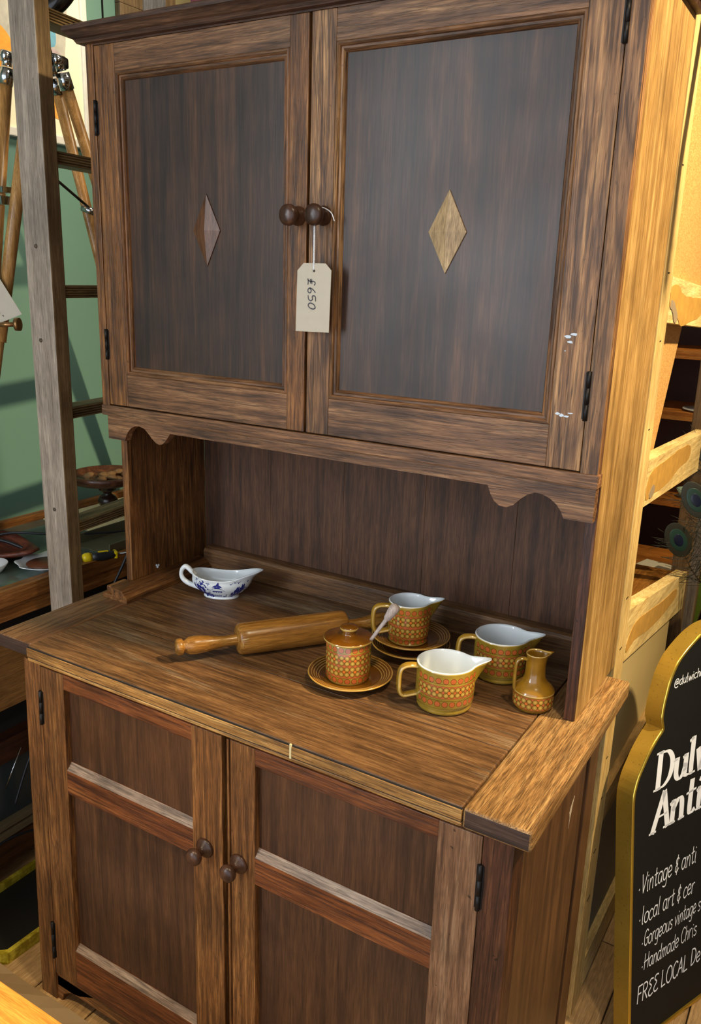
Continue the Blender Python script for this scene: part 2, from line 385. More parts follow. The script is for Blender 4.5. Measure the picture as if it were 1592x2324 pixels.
# paint drip on the edge
bm = B(); box(bm, .6655, .6690, -.2800, -.2765, -.024, .0004, bev=.001); cpart('paint_drip', bm, plain('cream_drip', (214, 200, 150), .5))
# lower carcass
Y = -.272
def cz(name, bm, m): return splay(cpart(name, bm, m))
bm = B(); box(bm, .055, .0985, Y, Y+.03, -.81, -.031); cz('face_stile', bm, oakz)
bm = B(); box(bm, .9745, 1.0175, Y, Y+.04, -.81, -.031); cz('face_stile', bm, fig)
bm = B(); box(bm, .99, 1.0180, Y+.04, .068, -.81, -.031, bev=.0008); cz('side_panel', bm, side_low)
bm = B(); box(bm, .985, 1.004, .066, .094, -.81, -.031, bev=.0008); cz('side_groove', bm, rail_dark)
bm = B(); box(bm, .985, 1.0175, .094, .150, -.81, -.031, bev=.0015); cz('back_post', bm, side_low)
bm = B(); box(bm, .055, .075, Y+.03, .2, -.81, -.029); cz('side_panel', bm, oakz)
bm = B(); box(bm, .075, .99, .18, .19, -.75, -.029, bev=0); cz('back_board', bm, panel_back)
bm = B(); box(bm, .075, .99, Y+.03, .18, -.75, -.735, bev=0); cz('bottom_board', bm, panel_back)
bm = B(); box(bm, .0985, .9745, Y+.004, Y+.026, -.775, -.741); prism(bm, [(.075, -.81), (.075, -.75), (.20, -.75), (.16, -.77), (.135, -.776), (.115, -.79), (.11, -.81)], Y+.004, Y+.02, 'y'); cz('bottom_rail', bm, oakx)
bm = B(); box(bm, .0985, .9745, Y+.004, Y+.026, -.036, -.029, bev=0); cz('top_rail', bm, oakx)
scr = plain('scratch', (176, 160, 140), .6)
bm = B()
for k, (a, b) in enumerate((((-.085, -.125), (-.079, -.165)), ((-.080, -.120), (-.0845, -.15)))):
    pass
pts = [(.012, -.118), (.006, -.128), (.002, -.142), (-.002, -.150), (-.006, -.168), (-.005, -.150), (-.0095, -.138), (-.004, -.130)]
prism(bm, pts, 1.0175, 1.0184, 'x'); cz('scratch_mark', bm, scr)
def lower_door(x0, x1, px0, px1, kx, hx, hz, bead, mats):
    z0, z1 = -.7400, -.0365
    bm = B()
    box(bm, x0+(.007 if bead else 0), px0, Y, Y+.02, z0, z1, 1); box(bm, px1, x1, Y, Y+.02, z0, z1, len(mats)-1 if len(mats) > 3 else 1)
    if bead: box(bm, x0, x0+.0045, Y-.001, Y+.02, z0, z1, 1, bev=.0018); box(bm, x0+.004, x0+.0075, Y+.003, Y+.02, z0, z1, 1, bev=0)
    box(bm, px0, px1, Y+.0004, Y+.02, -.0665, z1, 0)
    rail_prism(bm, px0, px1, Y+.0004, -.284, -.2215, .013)
    rail_prism(bm, px0, px1, Y+.0004, z0, -.640, .013)
    d = obj('door', bm, mats, cab); d.location = -cab.location; splay(d)
    for a, b in ((-.226, -.062), (-.645, -.278)):
        bm = B(); box(bm, px0-.004, px1+.004, Y+.0125, Y+.0175, a, b, bev=0); splay(obj('panel', bm, panel_low, d))
    k = knob(kx, Y, -.258, d, 'turned'); splay(k)
    for a, b in hz: splay(hinge(hx, Y, a, b, d))
    return d
redx = wood('reddish_oak_x', (58, 28, 16), (120, 66, 32), (160, 98, 50), 'x', pore=.7, speck=.6)
lower_door(.0998, .5285, .1600, .4650, .492, .0992, ((-.156, -.086), (-.70, -.61)), False, [redx, oakz, ledge_m])
lower_door(.5395, .9735, .5950, .9090, .563, .9742, ((-.150, -.078), (-.70, -.61)), True, [redx, oakz, ledge_m, wood('greyed_oak_z', (72, 48, 34), (128, 90, 62), (168, 130, 96), 'z', pore=.5, speck=.8, wave=.3)])

# ================================================================ TAG
card = plain('buff_card', (186, 176, 158), .8, var=.05, scale=60)
ink = plain('dark_blue_ink', (38, 36, 52), .6)
string_m = plain('white_string', (220, 222, 226), .8, bump=.3)
G = {
'a': (6.3, [[(5, 5), (3, 6), (1, 5), (.5, 3), (1, 1), (2.5, 0), (4, 1), (5, 4)], [(5, 6), (5, 1), (5.8, 0)]]),
'c': (5.6, [[(5, 5), (3.2, 6), (1.2, 5), (.5, 3), (1.2, .8), (3, 0), (5, 1)]]),
'd': (6.4, [[(5, 5), (3, 6), (1, 5), (.5, 3), (1, 1), (2.5, 0), (4, 1), (5, 4)], [(5, 10), (5, 1), (5.9, 0)]]),
'e': (5.6, [[(.6, 2.8), (4.5, 3.4), (4.4, 5), (3, 6), (1.2, 5), (.5, 3), (1.2, .8), (3, 0), (5, 1)]]),
'g': (6.2, [[(5, 5), (3, 6), (1, 5), (.5, 3), (1, 1), (2.5, 0), (4, 1), (5, 4)], [(5, 6), (5, -2), (3.5, -3.6), (1, -3)]]),
'h': (6, [[(1, 10), (1, 5), (1, 0)], [(1, 3.5), (3, 6), (4.5, 5), (4.8, 0)]]),
'i': (3, [[(1.2, 6), (1.2, 1), (2, 0)], [(1.2, 8), (1.5, 8.5)]]),
'l': (3.2, [[(1.2, 10), (1.2, 1), (2.2, 0)]]),
'm': (8, [[(1, 6), (1, 0)], [(1, 3.5), (2.6, 6), (3.6, 5), (3.7, 0)], [(3.7, 3.5), (5.4, 6), (6.4, 5), (6.7, 0)]]),
'n': (6, [[(1, 6), (1, 0)], [(1, 3.5), (3, 6), (4.4, 5), (4.8, 0)]]),
'o': (6, [[(3, 6), (1, 5), (.5, 3), (1, 1), (3, 0), (5, 1), (5.5, 3), (5, 5), (3, 6)]]),
'r': (4.8, [[(1, 6), (1, 0)], [(1, 3.4), (2.4, 5.6), (4.2, 5.8)]]),
's': (5, [[(4.4, 5.2), (2.6, 6), (1, 5), (2, 3.4), (4, 2.3), (4, .8), (2.2, 0), (.6, .8)]]),
't': (4.8, [[(2.2, 9.3), (2.1, 1.4), (3, 0), (4.3, .7)], [(.3, 6), (4.2, 6.4)]]),
'u': (6.2, [[(1, 6), (1, 1.8), (2.4, 0), (4, 1), (4.9, 3.4)], [(4.9, 6), (4.9, 1), (5.8, 0)]]),
'v': (5.4, [[(.5, 6), (2.4, 0)], [(2.4, 0), (4.8, 6)]]),
'w': (7.6, [[(.5, 6), (2, 0)], [(2, 0), (3.6, 5.4)], [(3.6, 5.4), (5.2, 0)], [(5.2, 0), (7, 6)]]),
'V': (6.4, [[(.5, 10), (2.8, 0)], [(2.8, 0), (6.2, 10)]]),
'G': (7, [[(6, 8.6), (4, 10), (1.6, 8.4), (.6, 5), (1.6, 1.2), (4, 0), (6, 2), (6, 4.6)], [(3.6, 4.6), (6.6, 4.6)]]),
'H': (7.4, [[(1, 10), (1, 0)], [(6, 10), (6, 0)], [(0, 4.6), (7, 5.4)]]),
'C': (6.6, [[(6, 8.6), (4, 10), (1.6, 8.4), (.6, 5), (1.6, 1.2), (4, 0), (6, 1.4)]]),
'F': (6, [[(1, 10), (1, 0)], [(1, 10), (5.4, 10)], [(1, 5.4), (4.4, 5.4)]]),
'R': (6.8, [[(1, 10), (1, 0)], [(1, 9.8), (4, 10), (5.6, 8), (4.2, 5.4), (1, 5)], [(2.6, 5), (6, 0)]]),
'E': (6.2, [[(5.4, 9.6), (2.6, 10), (1.2, 8), (3.6, 5.6), (1, 3), (1.4, .8), (3.4, 0), (5.8, .8)]]),
'L': (5.8, [[(1, 10), (1, 0)], [(1, 0), (5.2, .3)]]),
'O': (8, [[(4, 10), (1.6, 8.4), (.6, 5), (1.6, 1.4), (4, 0), (6.4, 1.6), (7.2, 5), (6.2, 8.6), (4, 10)]]),
'A': (7, [[(.2, 0), (3.6, 10)], [(3.6, 10), (6.2, 0)], [(1.6, 3.6), (5.4, 3.8)]]),
'D': (7.6, [[(1.4, 10), (1.4, 0)], [(1.4, 9.8), (4.6, 9.4), (6.6, 6.6), (6.2, 2.6), (4, .4), (1.4, .1)]]),
'&': (5.6, [[(4.6, 7.2), (3, 8.2), (1.4, 7), (2, 5), (3.6, 4.6), (1.2, 3.6), (1, 1.4), (3, .6), (5, 2.2)], [(3.1, 9.6), (2.9, -1)]]),
'@': (9, [[(5.6, 4.6), (4.2, 5.4), (3, 4.4), (2.8, 2.8), (3.8, 1.8), (5.2, 2.8), (5.6, 4.8)], [(5.6, 5.2), (5.7, 2.6), (6.8, 2), (7.6, 4), (6.8, 6.8), (4.4, 7.8), (1.8, 6.4), (.6, 3), (1.6, -.6), (4.4, -1.8), (7, -.6)]]),
'.': (4, [[(1.4, 2.6), (2.0, 3.2)]]),
'6': (6, [[(4.6, 10), (2.2, 7), (.8, 3.4), (1.6, .6), (3.6, 0), (5, 1.8), (4.2, 4), (2.4, 4.2), (1, 2.6)]]),
'5': (6.4, [[(5.6, 10), (1.6, 9.6), (1.4, 5.8), (4, 6), (5.4, 3.6), (4.2, .8), (1, .2)]]),
'0': (6.4, [[(4.4, 9.6), (2.2, 8), (.8, 4), (1.4, .8), (3.4, .2), (5.2, 3), (5.8, 7), (4.4, 9.8)]]),
'£': (7.4, [[(6, 8.4), (4.6, 10), (3, 8.6), (2.8, 4), (2.4, 1.4), (.8, .2)], [(.8, .4), (3.4, .6), (5.6, .2)], [(.8, 5.2), (4.8, 5.4)], [(.8, 3.4), (4.6, 3.6)]]),
' ': (3.2, []),
}
def write(bm, text, org, ex, ey, nz, h, wd, shear=.12, space=1., serif=False, lift=.0006, jitter=.0, xs=1.):
    """flat brush strokes with real thickness; h = cap height"""
    u = h/10; cx = 0.; org, ex, ey, nz = (Vector(a) for a in (org, ex, ey, nz))
    for ch in text:
        adv, strokes = G[ch]
        dy = random.uniform(-jitter, jitter)*h
        st = [list(map(tuple, s)) for s in strokes]
        if serif:
            if ch in 'DAlniu': st += {'D': [[(-.2, 10), (2.6, 10)], [(-.2, 0), (2.6, 0)]], 'A': [[(-1, 0), (1.6, 0)], [(4.6, 0), (8, 0)]], 'l': [[(-.3, 9.4), (1.2, 10)], [(-.3, 0), (3, 0)]], 'n': [[(-.3, 5.4), (1, 6)], [(-.3, 0), (2.2, 0)], [(3.6, 0), (6, 0)]], 'i': [[(0, 5.4), (1.2, 6)], [(0, 0), (2.8, 0)]], 'u': [[(-.3, 5.6), (1, 6)], [(3.6, 5.6), (4.9, 6)]]}[ch]
        for s in st:
            p2 = catmull([(a, b, 0) for a, b in s], 6) if len(s) > 2 else [Vector((*s[0], 0)), Vector((*s[1], 0))]
            q = []
            n = len(p2)
            for i, p in enumerate(p2):
                t = (p2[min(i+1, n-1)]-p2[max(0, i-1)]); t = t.normalized() if t.length else Vector((1, 0, 0))
                nn = Vector((-t.y, t.x, 0))
                wv = wd*(.38+.95*abs(t.y)**1.5) if serif else wd
                hw = wv/2/u
                if i == 0: p = p-t*hw*.35
                if i == n-1: p = p+t*hw*.35
                q.append((p+nn*hw, p-nn*hw))
            L = []; R = []
            for a, b in q:
                for lst, pp in ((L, a), (R, b)):
                    X = (cx+pp.x*xs+shear*pp.y)*u; Yv = pp.y*u+dy
                    lst.append(bm.verts.new(org+ex*X+ey*Yv+nz*lift))
            for i in range(n-1): bm.faces.new((L[i], R[i], R[i+1], L[i+1]))
        cx += adv*space*xs
    return cx*u
tg = thing('price_tag', 'buff card price tag reading £650 on white string at the right upper knob', 'price tag', (.522, -.022, .73), world=True)
bm = B(); prism(bm, [(.5017, .6878), (.5440, .6879), (.5551, .6775), (.5528, .5809), (.4877, .5800), (.4898, .6762)], -.0228, -.0220, 'y'); obj('card', bm, card, tg)
bm = B(); M = Matrix.Translation((.5225, -.0229, .6762)) @ Matrix.Rotation(math.pi/2, 4, 'X')
lathe(bm, [(.0001, 0), (.0021, 0), (.0021, .0003), (.0001, .0003)], 16, M=M, cap=False); obj('punched_hole', bm, plain('hole_brown', (70, 56, 40), .8), tg)
bm = B(); lathe(bm, [(.0060, 0), (.0064, .0002), (.0068, 0)], 24, M=M, cap=False); obj('reinforcement_ring', bm, plain('card_ring', (196, 184, 160), .8), tg)
bm = B(); write(bm, '£650', (.5105, -.0229, .6650), (0.04, 0, -1), (1, 0, .04), (0, -1, 0), .0145, .0013, .05, 1.05, xs=1.25); obj('handwritten_price', bm, ink, tg)
bm = B()
for ph in (0, math.pi):
    pts = [(.5222+.0008*math.cos(z*1300+ph), -.0235+.0008*math.sin(z*1300+ph), z) for z in [.678+.0008*i for i in range(84)]]
    tube(bm, pts, .0009, 6)
tube(bm, catmull([(.5222, -.0235, .745), (.520, -.022, .752), (.5225, -.017, .757), (.524, -.014, .770), (.531, -.013, .772), (.545, -.012, .765), (.552, -.012, .752)], 6), .0009, 6)
obj('string', bm, string_m, tg)

# ================================================================ CROCKERY
OL, MU, CR, BR, TER = (130, 106, 32), (170, 138, 48), (214, 186, 112), (72, 40, 10), (190, 98, 52)
def glaze(name, R=.045, dots=(), flowers=(), band=None, lines=(), arc=1.25, mid=-1.9, base=MU, dark=OL, pale=()):
    t = NT(name)
    tc = t.n('ShaderNodeTexCoord'); sp = t.n('ShaderNodeSeparateXYZ'); t.l(tc.outputs['Object'], sp.inputs[0])
    X, Yy, Z = sp.outputs
    nz = t.noise(t.coord((1, 1, 1)), 22, 3)
    col = t.mix(t.ramp(nz, [(.35, 0.), (.65, 1.)]), lin(dark), lin(base))
    c, s = math.cos(mid), math.sin(mid)
    xr = t.math('ADD', t.math('MULTIPLY', X, c), t.math('MULTIPLY', Yy, s)); yr = t.math('SUBTRACT', t.math('MULTIPLY', Yy, c), t.math('MULTIPLY', X, s))
    ang = t.math('ARCTAN2', yr, xr); u = t.math('MULTIPLY', ang, R)
    mask = t.math('LESS_THAN', t.math('ABSOLUTE', ang), arc)
    def lt(a, b): return t.math('LESS_THAN', a, b)
    def cell(p, off=0.): return t.math('MULTIPLY', t.math('SUBTRACT', t.math('FRACT', t.math('ADD', t.math('DIVIDE', u, p), off+50)), .5), p)
    def dist(a, b): return t.math('SQRT', t.math('ADD', t.math('MULTIPLY', a, a), t.math('MULTIPLY', b, b)))
    if band:
        bz = t.math('ABSOLUTE', t.math('SUBTRACT', Z, (band[0]+band[1])/2)); h = (band[1]-band[0])/2
        col = t.mix(t.math('MULTIPLY', lt(bz, h+.0004), mask), col, lin(BR)); col = t.mix(t.math('MULTIPLY', lt(bz, h), mask), col, lin(TER))
    for z in dots:
        d = dist(cell(.0118), t.math('SUBTRACT', Z, z))
        col = t.mix(t.math('MULTIPLY', lt(d, .0049), mask), col, lin(BR)); col = t.mix(t.math('MULTIPLY', lt(d, .0043), mask), col, lin((192, 98, 48)))
    for z in flowers:
        dz = t.math('SUBTRACT', t.math('ABSOLUTE', t.math('SUBTRACT', Z, z)), .0047)
        d = dist(cell(.0094), dz)
        pet = t.ramp(d, [(0., 0.), (.0046, 1.)])
        pc = t.mix(t.math('MINIMUM', t.math('DIVIDE', d, .0043), 1.), lin((212, 178, 88)), lin((138, 100, 24)))
        col = t.mix(t.math('MULTIPLY', lt(d, .0048), mask), col, lin(BR)); col = t.mix(t.math('MULTIPLY', lt(d, .0043), mask), col, pc)
        d = dist(cell(.0188, .5), t.math('SUBTRACT', Z, z))
        col = t.mix(t.math('MULTIPLY', lt(d, .0032), mask), col, lin(BR)); col = t.mix(t.math('MULTIPLY', lt(d, .0026), mask), col, lin((214, 112, 46)))
    for z in lines:
        col = t.mix(t.math('MULTIPLY', lt(t.math('ABSOLUTE', t.math('SUBTRACT', Z, z)), .0003), mask), col, lin(BR))
    for z in pale:
        f = t.math('MAXIMUM', t.math('SUBTRACT', 1., t.math('MULTIPLY', t.math('ABSOLUTE', t.math('SUBTRACT', Z, z)), 1/.0011)), 0.)
        col = t.mix(t.math('MULTIPLY', f, .8), col, lin(CR))
    return t.out(col, .16, .6, 0, .4)
white = plain('white_glaze', (226, 230, 232), .12, var=.02, coat=.4)
def mug_rim(p, a, sp, w, z0, z1, r0):
    """pull the wall out into a pouring lip at angle 0"""
    k = max(0., min(1., (p.z-z0)/(z1-z0))); k = k*k
    aa = a if a < math.pi else a-2*math.pi
    f = math.exp(-abs(aa/w)**2.6)*k
    return Vector((p.x+sp*f, p.y*(1-.12*f), p.z+.0035*f))
def spout_jug(name, label, loc, rz, r, h, foot, mat, group, sp=.028, hs=1., sw=.30):
    j = thing(name, label, 'jug', loc, rz, group)
    prof = [(foot*.92, .0006), (foot, .002), (foot+.0005, .006), (foot-.001, .010), (r-.0015, .0125), (r, .016), (r, h*.6), (r, h-.004), (r+.0002, h-.0008), (r-.0010, h)]
    prin = [(r-.0022, h+.0002), (r-.0038, h-.003), (r-.0042, h*.6), (r-.0045, .016), (r-.010, .009), (.001, .0085)]
    fn = lambda p, a: mug_rim(p, a, sp, sw, h*.46, h, r)
    bm = B(); full = [(.001, .0015)]+prof+prin
    lathe(bm, full, 72, fn=fn, cap=False, mis=[0]*(len(prof)-1)+[1]*(len(prin)+1)); obj('body', bm, [mat, white], j, fix=True)
    # squared ear handle
    H = h*hs; t0, t1 = H*.90, H*.28
    pts = catmull([(-r+.003, 0, t0), (-r-.010, 0, t0+.001), (-r-.020, 0, t0-.001), (-r-.0265, 0, t0-.008), (-r-.0285, 0, (t0+t1)/2), (-r-.027, 0, t1+.004), (-r-.021, 0, t1-.004), (-r-.010, 0, t1-.003), (-r+.003, 0, t1)], 5)
    bm = B(); tube(bm, pts, .0046, 14, flat=1.55, up=(0, 0, 1)); hh = obj('handle', bm, hand_m, j)
    bm = B()
    for sy in (1, -1): tube(bm, [(q.x, sy*.0052, q.z) for q in catmull([pts[i] for i in range(0, len(pts), 5)], 5)], .0024, 8)
    obj('pale_edge', bm, pale_m, hh)
    return j
hand_m = glaze('handle_glaze', base=(160, 122, 40), dark=(124, 92, 24)); pale_m = glaze('pale_edge', base=(200, 168, 92), dark=(176, 138, 62))
big = glaze('jug_glaze', .047, dots=(.0225, .0625), flowers=(.0430,), band=(.0325, .0535), lines=(.0285, .0575), arc=1.2, mid=-1.62, pale=(.0115, .0005, .0745))
# the rolling pin lies behind; jugs
spout_jug('pouring_cup', 'low wide mustard pouring cup in front, nearest the worktop edge', (.802, -.036, .0003), .62, .0475, .076, .0445, big, 'low wide mustard pouring cups')
spout_jug('pouring_cup', 'low wide mustard pouring cup at the back, behind the little oil bottle', (.838, .118, .0003), .50, .0475, .076, .0445, big, 'low wide mustard pouring cups')
tall = glaze('tall_jug_glaze', .0385, dots=(.0105, .0675), flowers=(.0275, .0495), band=(.0165, .0610), lines=(), arc=1.3, mid=-1.62, pale=(.0045, .0785))
def saucer(label, loc, group, r=.0735):
    s = thing('saucer', label, 'saucer', loc, 0, group)
    t = saucer.m
    bm = B(); pr = [(.001, .002), (.030, .002), (.031, .0003), (.0335, .0003), (.0345, .003), (.050, .0065), (r-.004, .0135), (r-.001, .0155), (r, .0170), (r-.0010, .0182), (r-.003, .0178)]
    for k in range(4):
        q = r-.0055-.0042*k; zt = .0168-.0018*k
        pr += [(q+.0008, zt-.0010), (q-.0008, zt+.0001), (q-.0022, zt-.0012)]
    pr += [(.0475, .0085), (.040, .0068), (.034, .0058), (.031, .0064), (.028, .0056), (.001, .0055)]
    lathe(bm, pr, 64, cap=False); obj('dish', bm, t, s); return s
def saucer_mat():
    t = NT('saucer_glaze'); tc = t.n('ShaderNodeTexCoord'); sp = t.n('ShaderNodeSeparateXYZ'); t.l(tc.outputs['Object'], sp.inputs[0])
    r = t.math('SQRT', t.math('ADD', t.math('MULTIPLY', sp.outputs[0], sp.outputs[0]), t.math('MULTIPLY', sp.outputs[1], sp.outputs[1])))
    f = t.math('ABSOLUTE', t.math('SUBTRACT', t.math('FRACT', t.math('DIVIDE', t.math('SUBTRACT', .0735-.0055-.0012, r), .0042)), .5))
    ring = t.ramp(f, [(.30, 0.), (.46, 1.)])
    inr = t.math('MULTIPLY', t.math('GREATER_THAN', r, .0520), t.math('LESS_THAN', r, .0705))
    nz = t.noise(t.coord(), 25, 3)
    base = t.mix(nz, lin((92, 52, 10)), lin((132, 82, 22)))
    wall = t.mix(t.ramp(r, [(.049, 0.), (.056, 1.)]), base, lin((116, 72, 22)))
    col = t.mix(t.math('MULTIPLY', ring, inr), wall, lin((204, 160, 84)))
    rim = t.math('GREATER_THAN', r, .0712); col = t.mix(rim, col, lin((196, 148, 66)))
    return t.out(col, .15, .6, 0, .4)
saucer.m = saucer_mat()
saucer('mustard saucer with ringed rim under the lidded preserve jar', (.633, -.054, .0003), 'mustard ringed saucers')
saucer('lower of the two mustard ringed saucers stacked under the tall cream jug', (.664, .112, .0003), 'mustard ringed saucers')
saucer('upper of the two mustard ringed saucers, directly beneath the tall cream jug', (.660, .118, .0150), 'mustard ringed saucers')
spout_jug('cream_jug', 'tall straight mustard cream jug standing on two stacked saucers', (.657, .112, .0211), .60, .0385, .079, .0365, tall, None, .027, .95, .33)
# preserve jar
jar = thing('preserve_jar', 'cylindrical mustard preserve jar with flat brown knobbed lid on a saucer', 'jar', (.629, -.056, .0061))
jm = glaze('jar_glaze', .0385, dots=(.0100, .0655), flowers=(.0275, .0475), band=(.0160, .0585), arc=1.35, mid=-1.20, pale=(.0045, .0705))
bm = B(); lathe(bm, [(.001, .001), (.0355, .0005), (.0362, .003), (.0372, .0045), (.0385, .007), (.0385, .069), (.0375, .0715), (.0355, .0715), (.0345, .068), (.0345, .01), (.001, .008)], 64, cap=False); obj('body', bm, jm, jar)
lm = glaze('lid_glaze', base=(128, 78, 18), dark=(88, 48, 8))
def notch(p, a):
    aa = a if a < math.pi else a-2*math.pi; aa -= .25
    rr = math.hypot(p.x, p.y)
    if abs(aa) < .11 and rr > .032:
        k = (1-(aa/.11)**2); s = 1-.15*k; return Vector((p.x*s, p.y*s, p.z))
    return p
bm = B(); lathe(bm, [(.001, .0722), (.0405, .0722), (.0422, .0732), (.0426, .0748), (.0418, .0762), (.040, .0766), (.032, .0782), (.016, .0800), (.0125, .0806), (.0118, .0830), (.0120, .0855), (.0128, .0862), (.0120, .0870), (.0128, .0890), (.0150, .0905), (.0152, .0925), (.0135, .0948), (.0080, .0962), (.001, .0965)], 96, fn=notch, cap=False)
li = obj('lid', bm, lm, jar)
bm = B(); lathe(bm, [(.0418, .0728), (.0428, .0735), (.0431, .0748), (.0424, .0760)], 96, fn=notch, cap=False); lathe(bm, [(.0149, .0898), (.0156, .0912), (.0151, .0932)], 48, cap=False); obj('pale_rim', bm, pale_m, li)
# dipper
dp = thing('honey_dipper', 'pale wooden drizzler stick leaning out of the preserve jar lid notch', 'dipper', (.663, -.048, .06))
bm = B(); a = Vector((-.016, -.004, -.012)); b = Vector((.0405, .020, .0870)); d = (b-a)
st = [0, .1, .3, .6, .72, .74, .80, .88, .95, .985, 1.0]; rr = [.0028, .0029, .0031, .0034, .0038, .0060, .0072, .0086, .0088, .0070, .001]
tube(bm, [a+d*s for s in st], rr, 16); obj('stick', bm, wood('bleached_wood', (168, 150, 140), (192, 176, 168), (206, 192, 186), 'z', pore=.1, rough=.6, wave=.1), dp)
# oil bottle
ol = thing('oil_bottle', 'small narrow necked mustard cruet bottle with handle by the side panel', 'bottle', (.9262, .0395, .0003), .62)
cm = glaze('cruet_glaze', .0333, flowers=(.0185,), band=(.0085, .0285), arc=1.5, mid=-1.62, pale=(.0032, .0318, .094), base=(146, 104, 24), dark=(112, 76, 14))
def lip(p, a):
    aa = a if a < math.pi else a-2*math.pi; k = max(0, (p.z-.080)/.015); f = math.exp(-(aa/.36)**2)*k*k
    return Vector((p.x+.011*f, p.y*(1-.1*f), p.z+.0015*f))
bm = B(); lathe(bm, [(.001, .001), (.028, .0006), (.0285, .003), (.0312, .0045), (.0325, .007), (.0333, .010), (.0333, .028), (.0335, .0310), (.0330, .033), (.0305, .037), (.0250, .0425), (.0195, .048), (.0168, .055), (.0160, .066), (.0158, .080), (.0163, .089), (.0172, .0935), (.0170, .095), (.0158, .095), (.0138, .091), (.0135, .06), (.001, .055)], 56, fn=lip, cap=False); obj('body', bm, cm, ol)
pts = catmull([(-.0155, 0, .084), (-.022, 0, .0850), (-.029, 0, .0835), (-.0325, 0, .077), (-.0335, 0, .062), (-.0335, 0, .045), (-.0325, 0, .032)], 5)
bm = B(); tube(bm, pts, .0028, 12, flat=1.6, up=(0, 0, 1)); obj('handle', bm, hand_m, ol)

# gravy boat
gb = thing('gravy_boat', 'white china gravy boat with blue pagoda landscape print, on the left of the worktop', 'gravy boat', (.2005, .1215, .0002), .42)
lev = [(.0375, .0235, .0, .0), (.0385, .0245, .002, .0), (.0365, .0225, .0055, .0), (.0375, .0235, .0075, .0), (.050, .0310, .016, .1), (.0600, .0365, .026, .3), (.0635, .0385, .034, .45), (.0628, .0375, .042, .7), (.0640, .0385, .0500, 1.)]
def boat_pt(a, s, off=0.):
    k = s*(len(lev)-1); i = min(int(k), len(lev)-2); f = k-i
    A, Bv, z, g = (lev[i][j]*(1-f)+lev[i+1][j]*f for j in range(4))
    ca, sa = math.cos(a), math.sin(a)
    sp = g*g*g*math.exp(-(((a+math.pi) % (2*math.pi)-math.pi)/.62)**2)
    x = (A+off)*math.copysign(abs(ca)**(1-.28*g), ca) + sp*.029 ; y = (Bv+off)*sa*(1+.05*sp)
    rim = (.016*max(0, ca)**2.2 + .006*max(0, -ca)**2 - .004*(1-abs(ca))) * g*g
    return Vector((x, y, z+rim))
bm = B(); N = 72; K = 26; ro = []
for k in range(K+1): ro.append([bm.verts.new(boat_pt(2*math.pi*i/N, k/K)) for i in range(N)])
ri = []
for k in range(K, 6, -1):
    row = []
    for i in range(N):
        p = boat_pt(2*math.pi*i/N, k/K, -.0032); p.z = max(p.z, .010)
        if k == K: p.z += .0002
        row.append(bm.verts.new(p))
    ri.append(row)
R_ = ro+ri
for k in range(len(R_)-1):
    for i in range(N):
        f = bm.faces.new((R_[k][i], R_[k][(i+1) % N], R_[k+1][(i+1) % N], R_[k+1][i])); f.smooth = True
bm.faces.new(R_[0]); bm.faces.new(R_[-1])
obj('body', bm, white, gb)
bm = B(); pts = catmull([(-.055, 0, .044), (-.064, 0, .050), (-.072, 0, .058), (-.079, 0, .0610), (-.086, 0, .054), (-.0885, 0, .043), (-.084, 0, .032), (-.073, 0, .024), (-.058, 0, .0185), (-.046, 0, .0140)], 6)
tube(bm, pts, [.0042+.0012*abs(math.sin(i*.11)) for i in range(len(pts))], 12, flat=1.15, up=(0, 0, 1)); tube(bm, [(-.0775, 0, .0600), (-.079, 0, .0640), (-.0765, 0, .0655)], [.0044, .0036, .001], 10); obj('handle', bm, white, gb)
# transfer print on the side that faces us: shapes laid on the glaze
blue = plain('cobalt_print', (34, 44, 122), .2, var=.3, scale=400)
bm = B()
def P_(u, v): return boat_pt(-math.pi/2+.02+u*.0235, .50+v*.068, .0004)
def poly(pts): bm.faces.new([bm.verts.new(P_(u, v)) for u, v in pts])
def quad(u0, u1, v0, v1): 
    n = max(1, int((u1-u0)/4))
    for i in range(n):
        a = u0+(u1-u0)*i/n; b = u0+(u1-u0)*(i+1)/n; poly([(a, v0), (b, v0), (b, v1), (a, v1)])
def blob(u, v, s, sv=None):
    sv = sv or s*.55; poly([(u+s*random.uniform(.6, 1.2)*math.cos(k*.9), v+sv*random.uniform(.6, 1.2)*math.sin(k*.9)) for k in range(7)])
random.seed(3)
for i in range(46): blob(random.uniform(-36, -12), random.uniform(-3.2, -.6), random.uniform(1.2, 3.4))
for i in range(70): blob(-26+random.gauss(0, 5.5), 2.0+random.gauss(0, 1.6), random.uniform(.6, 1.7))
for i in range(30): blob(-38+random.gauss(0, 3), .2+random.gauss(0, 1.2), random.uniform(1.5, 3))
quad(-12, 16, -3.2, -2.2); quad(-8, 8, -1.6, -1.1); quad(-7, 7, 1.0, 1.5)
for c in (-6, -2.5, 1.2, 5): quad(c, c+1.3, -1.4, 1.1)
poly([(-11, 1.5), (11, 1.5), (5, 2.8), (-5, 2.8)]); quad(-3, 3, 2.8, 3.5); poly([(-6, 3.5), (6, 3.5), (2.4, 4.7), (-2.4, 4.7)]); poly([(-1.4, 4.7), (1.4, 4.7), (.2, 7.0)])
for i in range(30): blob(random.uniform(12, 34), random.uniform(-3.4, -1.6), random.uniform(1, 2.6), .3)
for i in range(60): blob(38+random.gauss(0, 5.), 1.0+random.gauss(0, 1.7), random.uniform(.8, 2.2))
for i in range(26): blob(26+random.gauss(0, 4.), -.6+random.gauss(0, .7), random.uniform(.7, 1.8))
for u, v in ((17, 5.2), (23, 5.8), (29, 5.4)): poly([(u-3, v+.6), (u, v), (u+3, v+.9), (u, v-.5)])
for i in range(18): blob(random.uniform(-34, -8), random.uniform(3.8, 6.2), random.uniform(.5, 1.1), .3)
obj('transfer_print', bm, blue, gb)

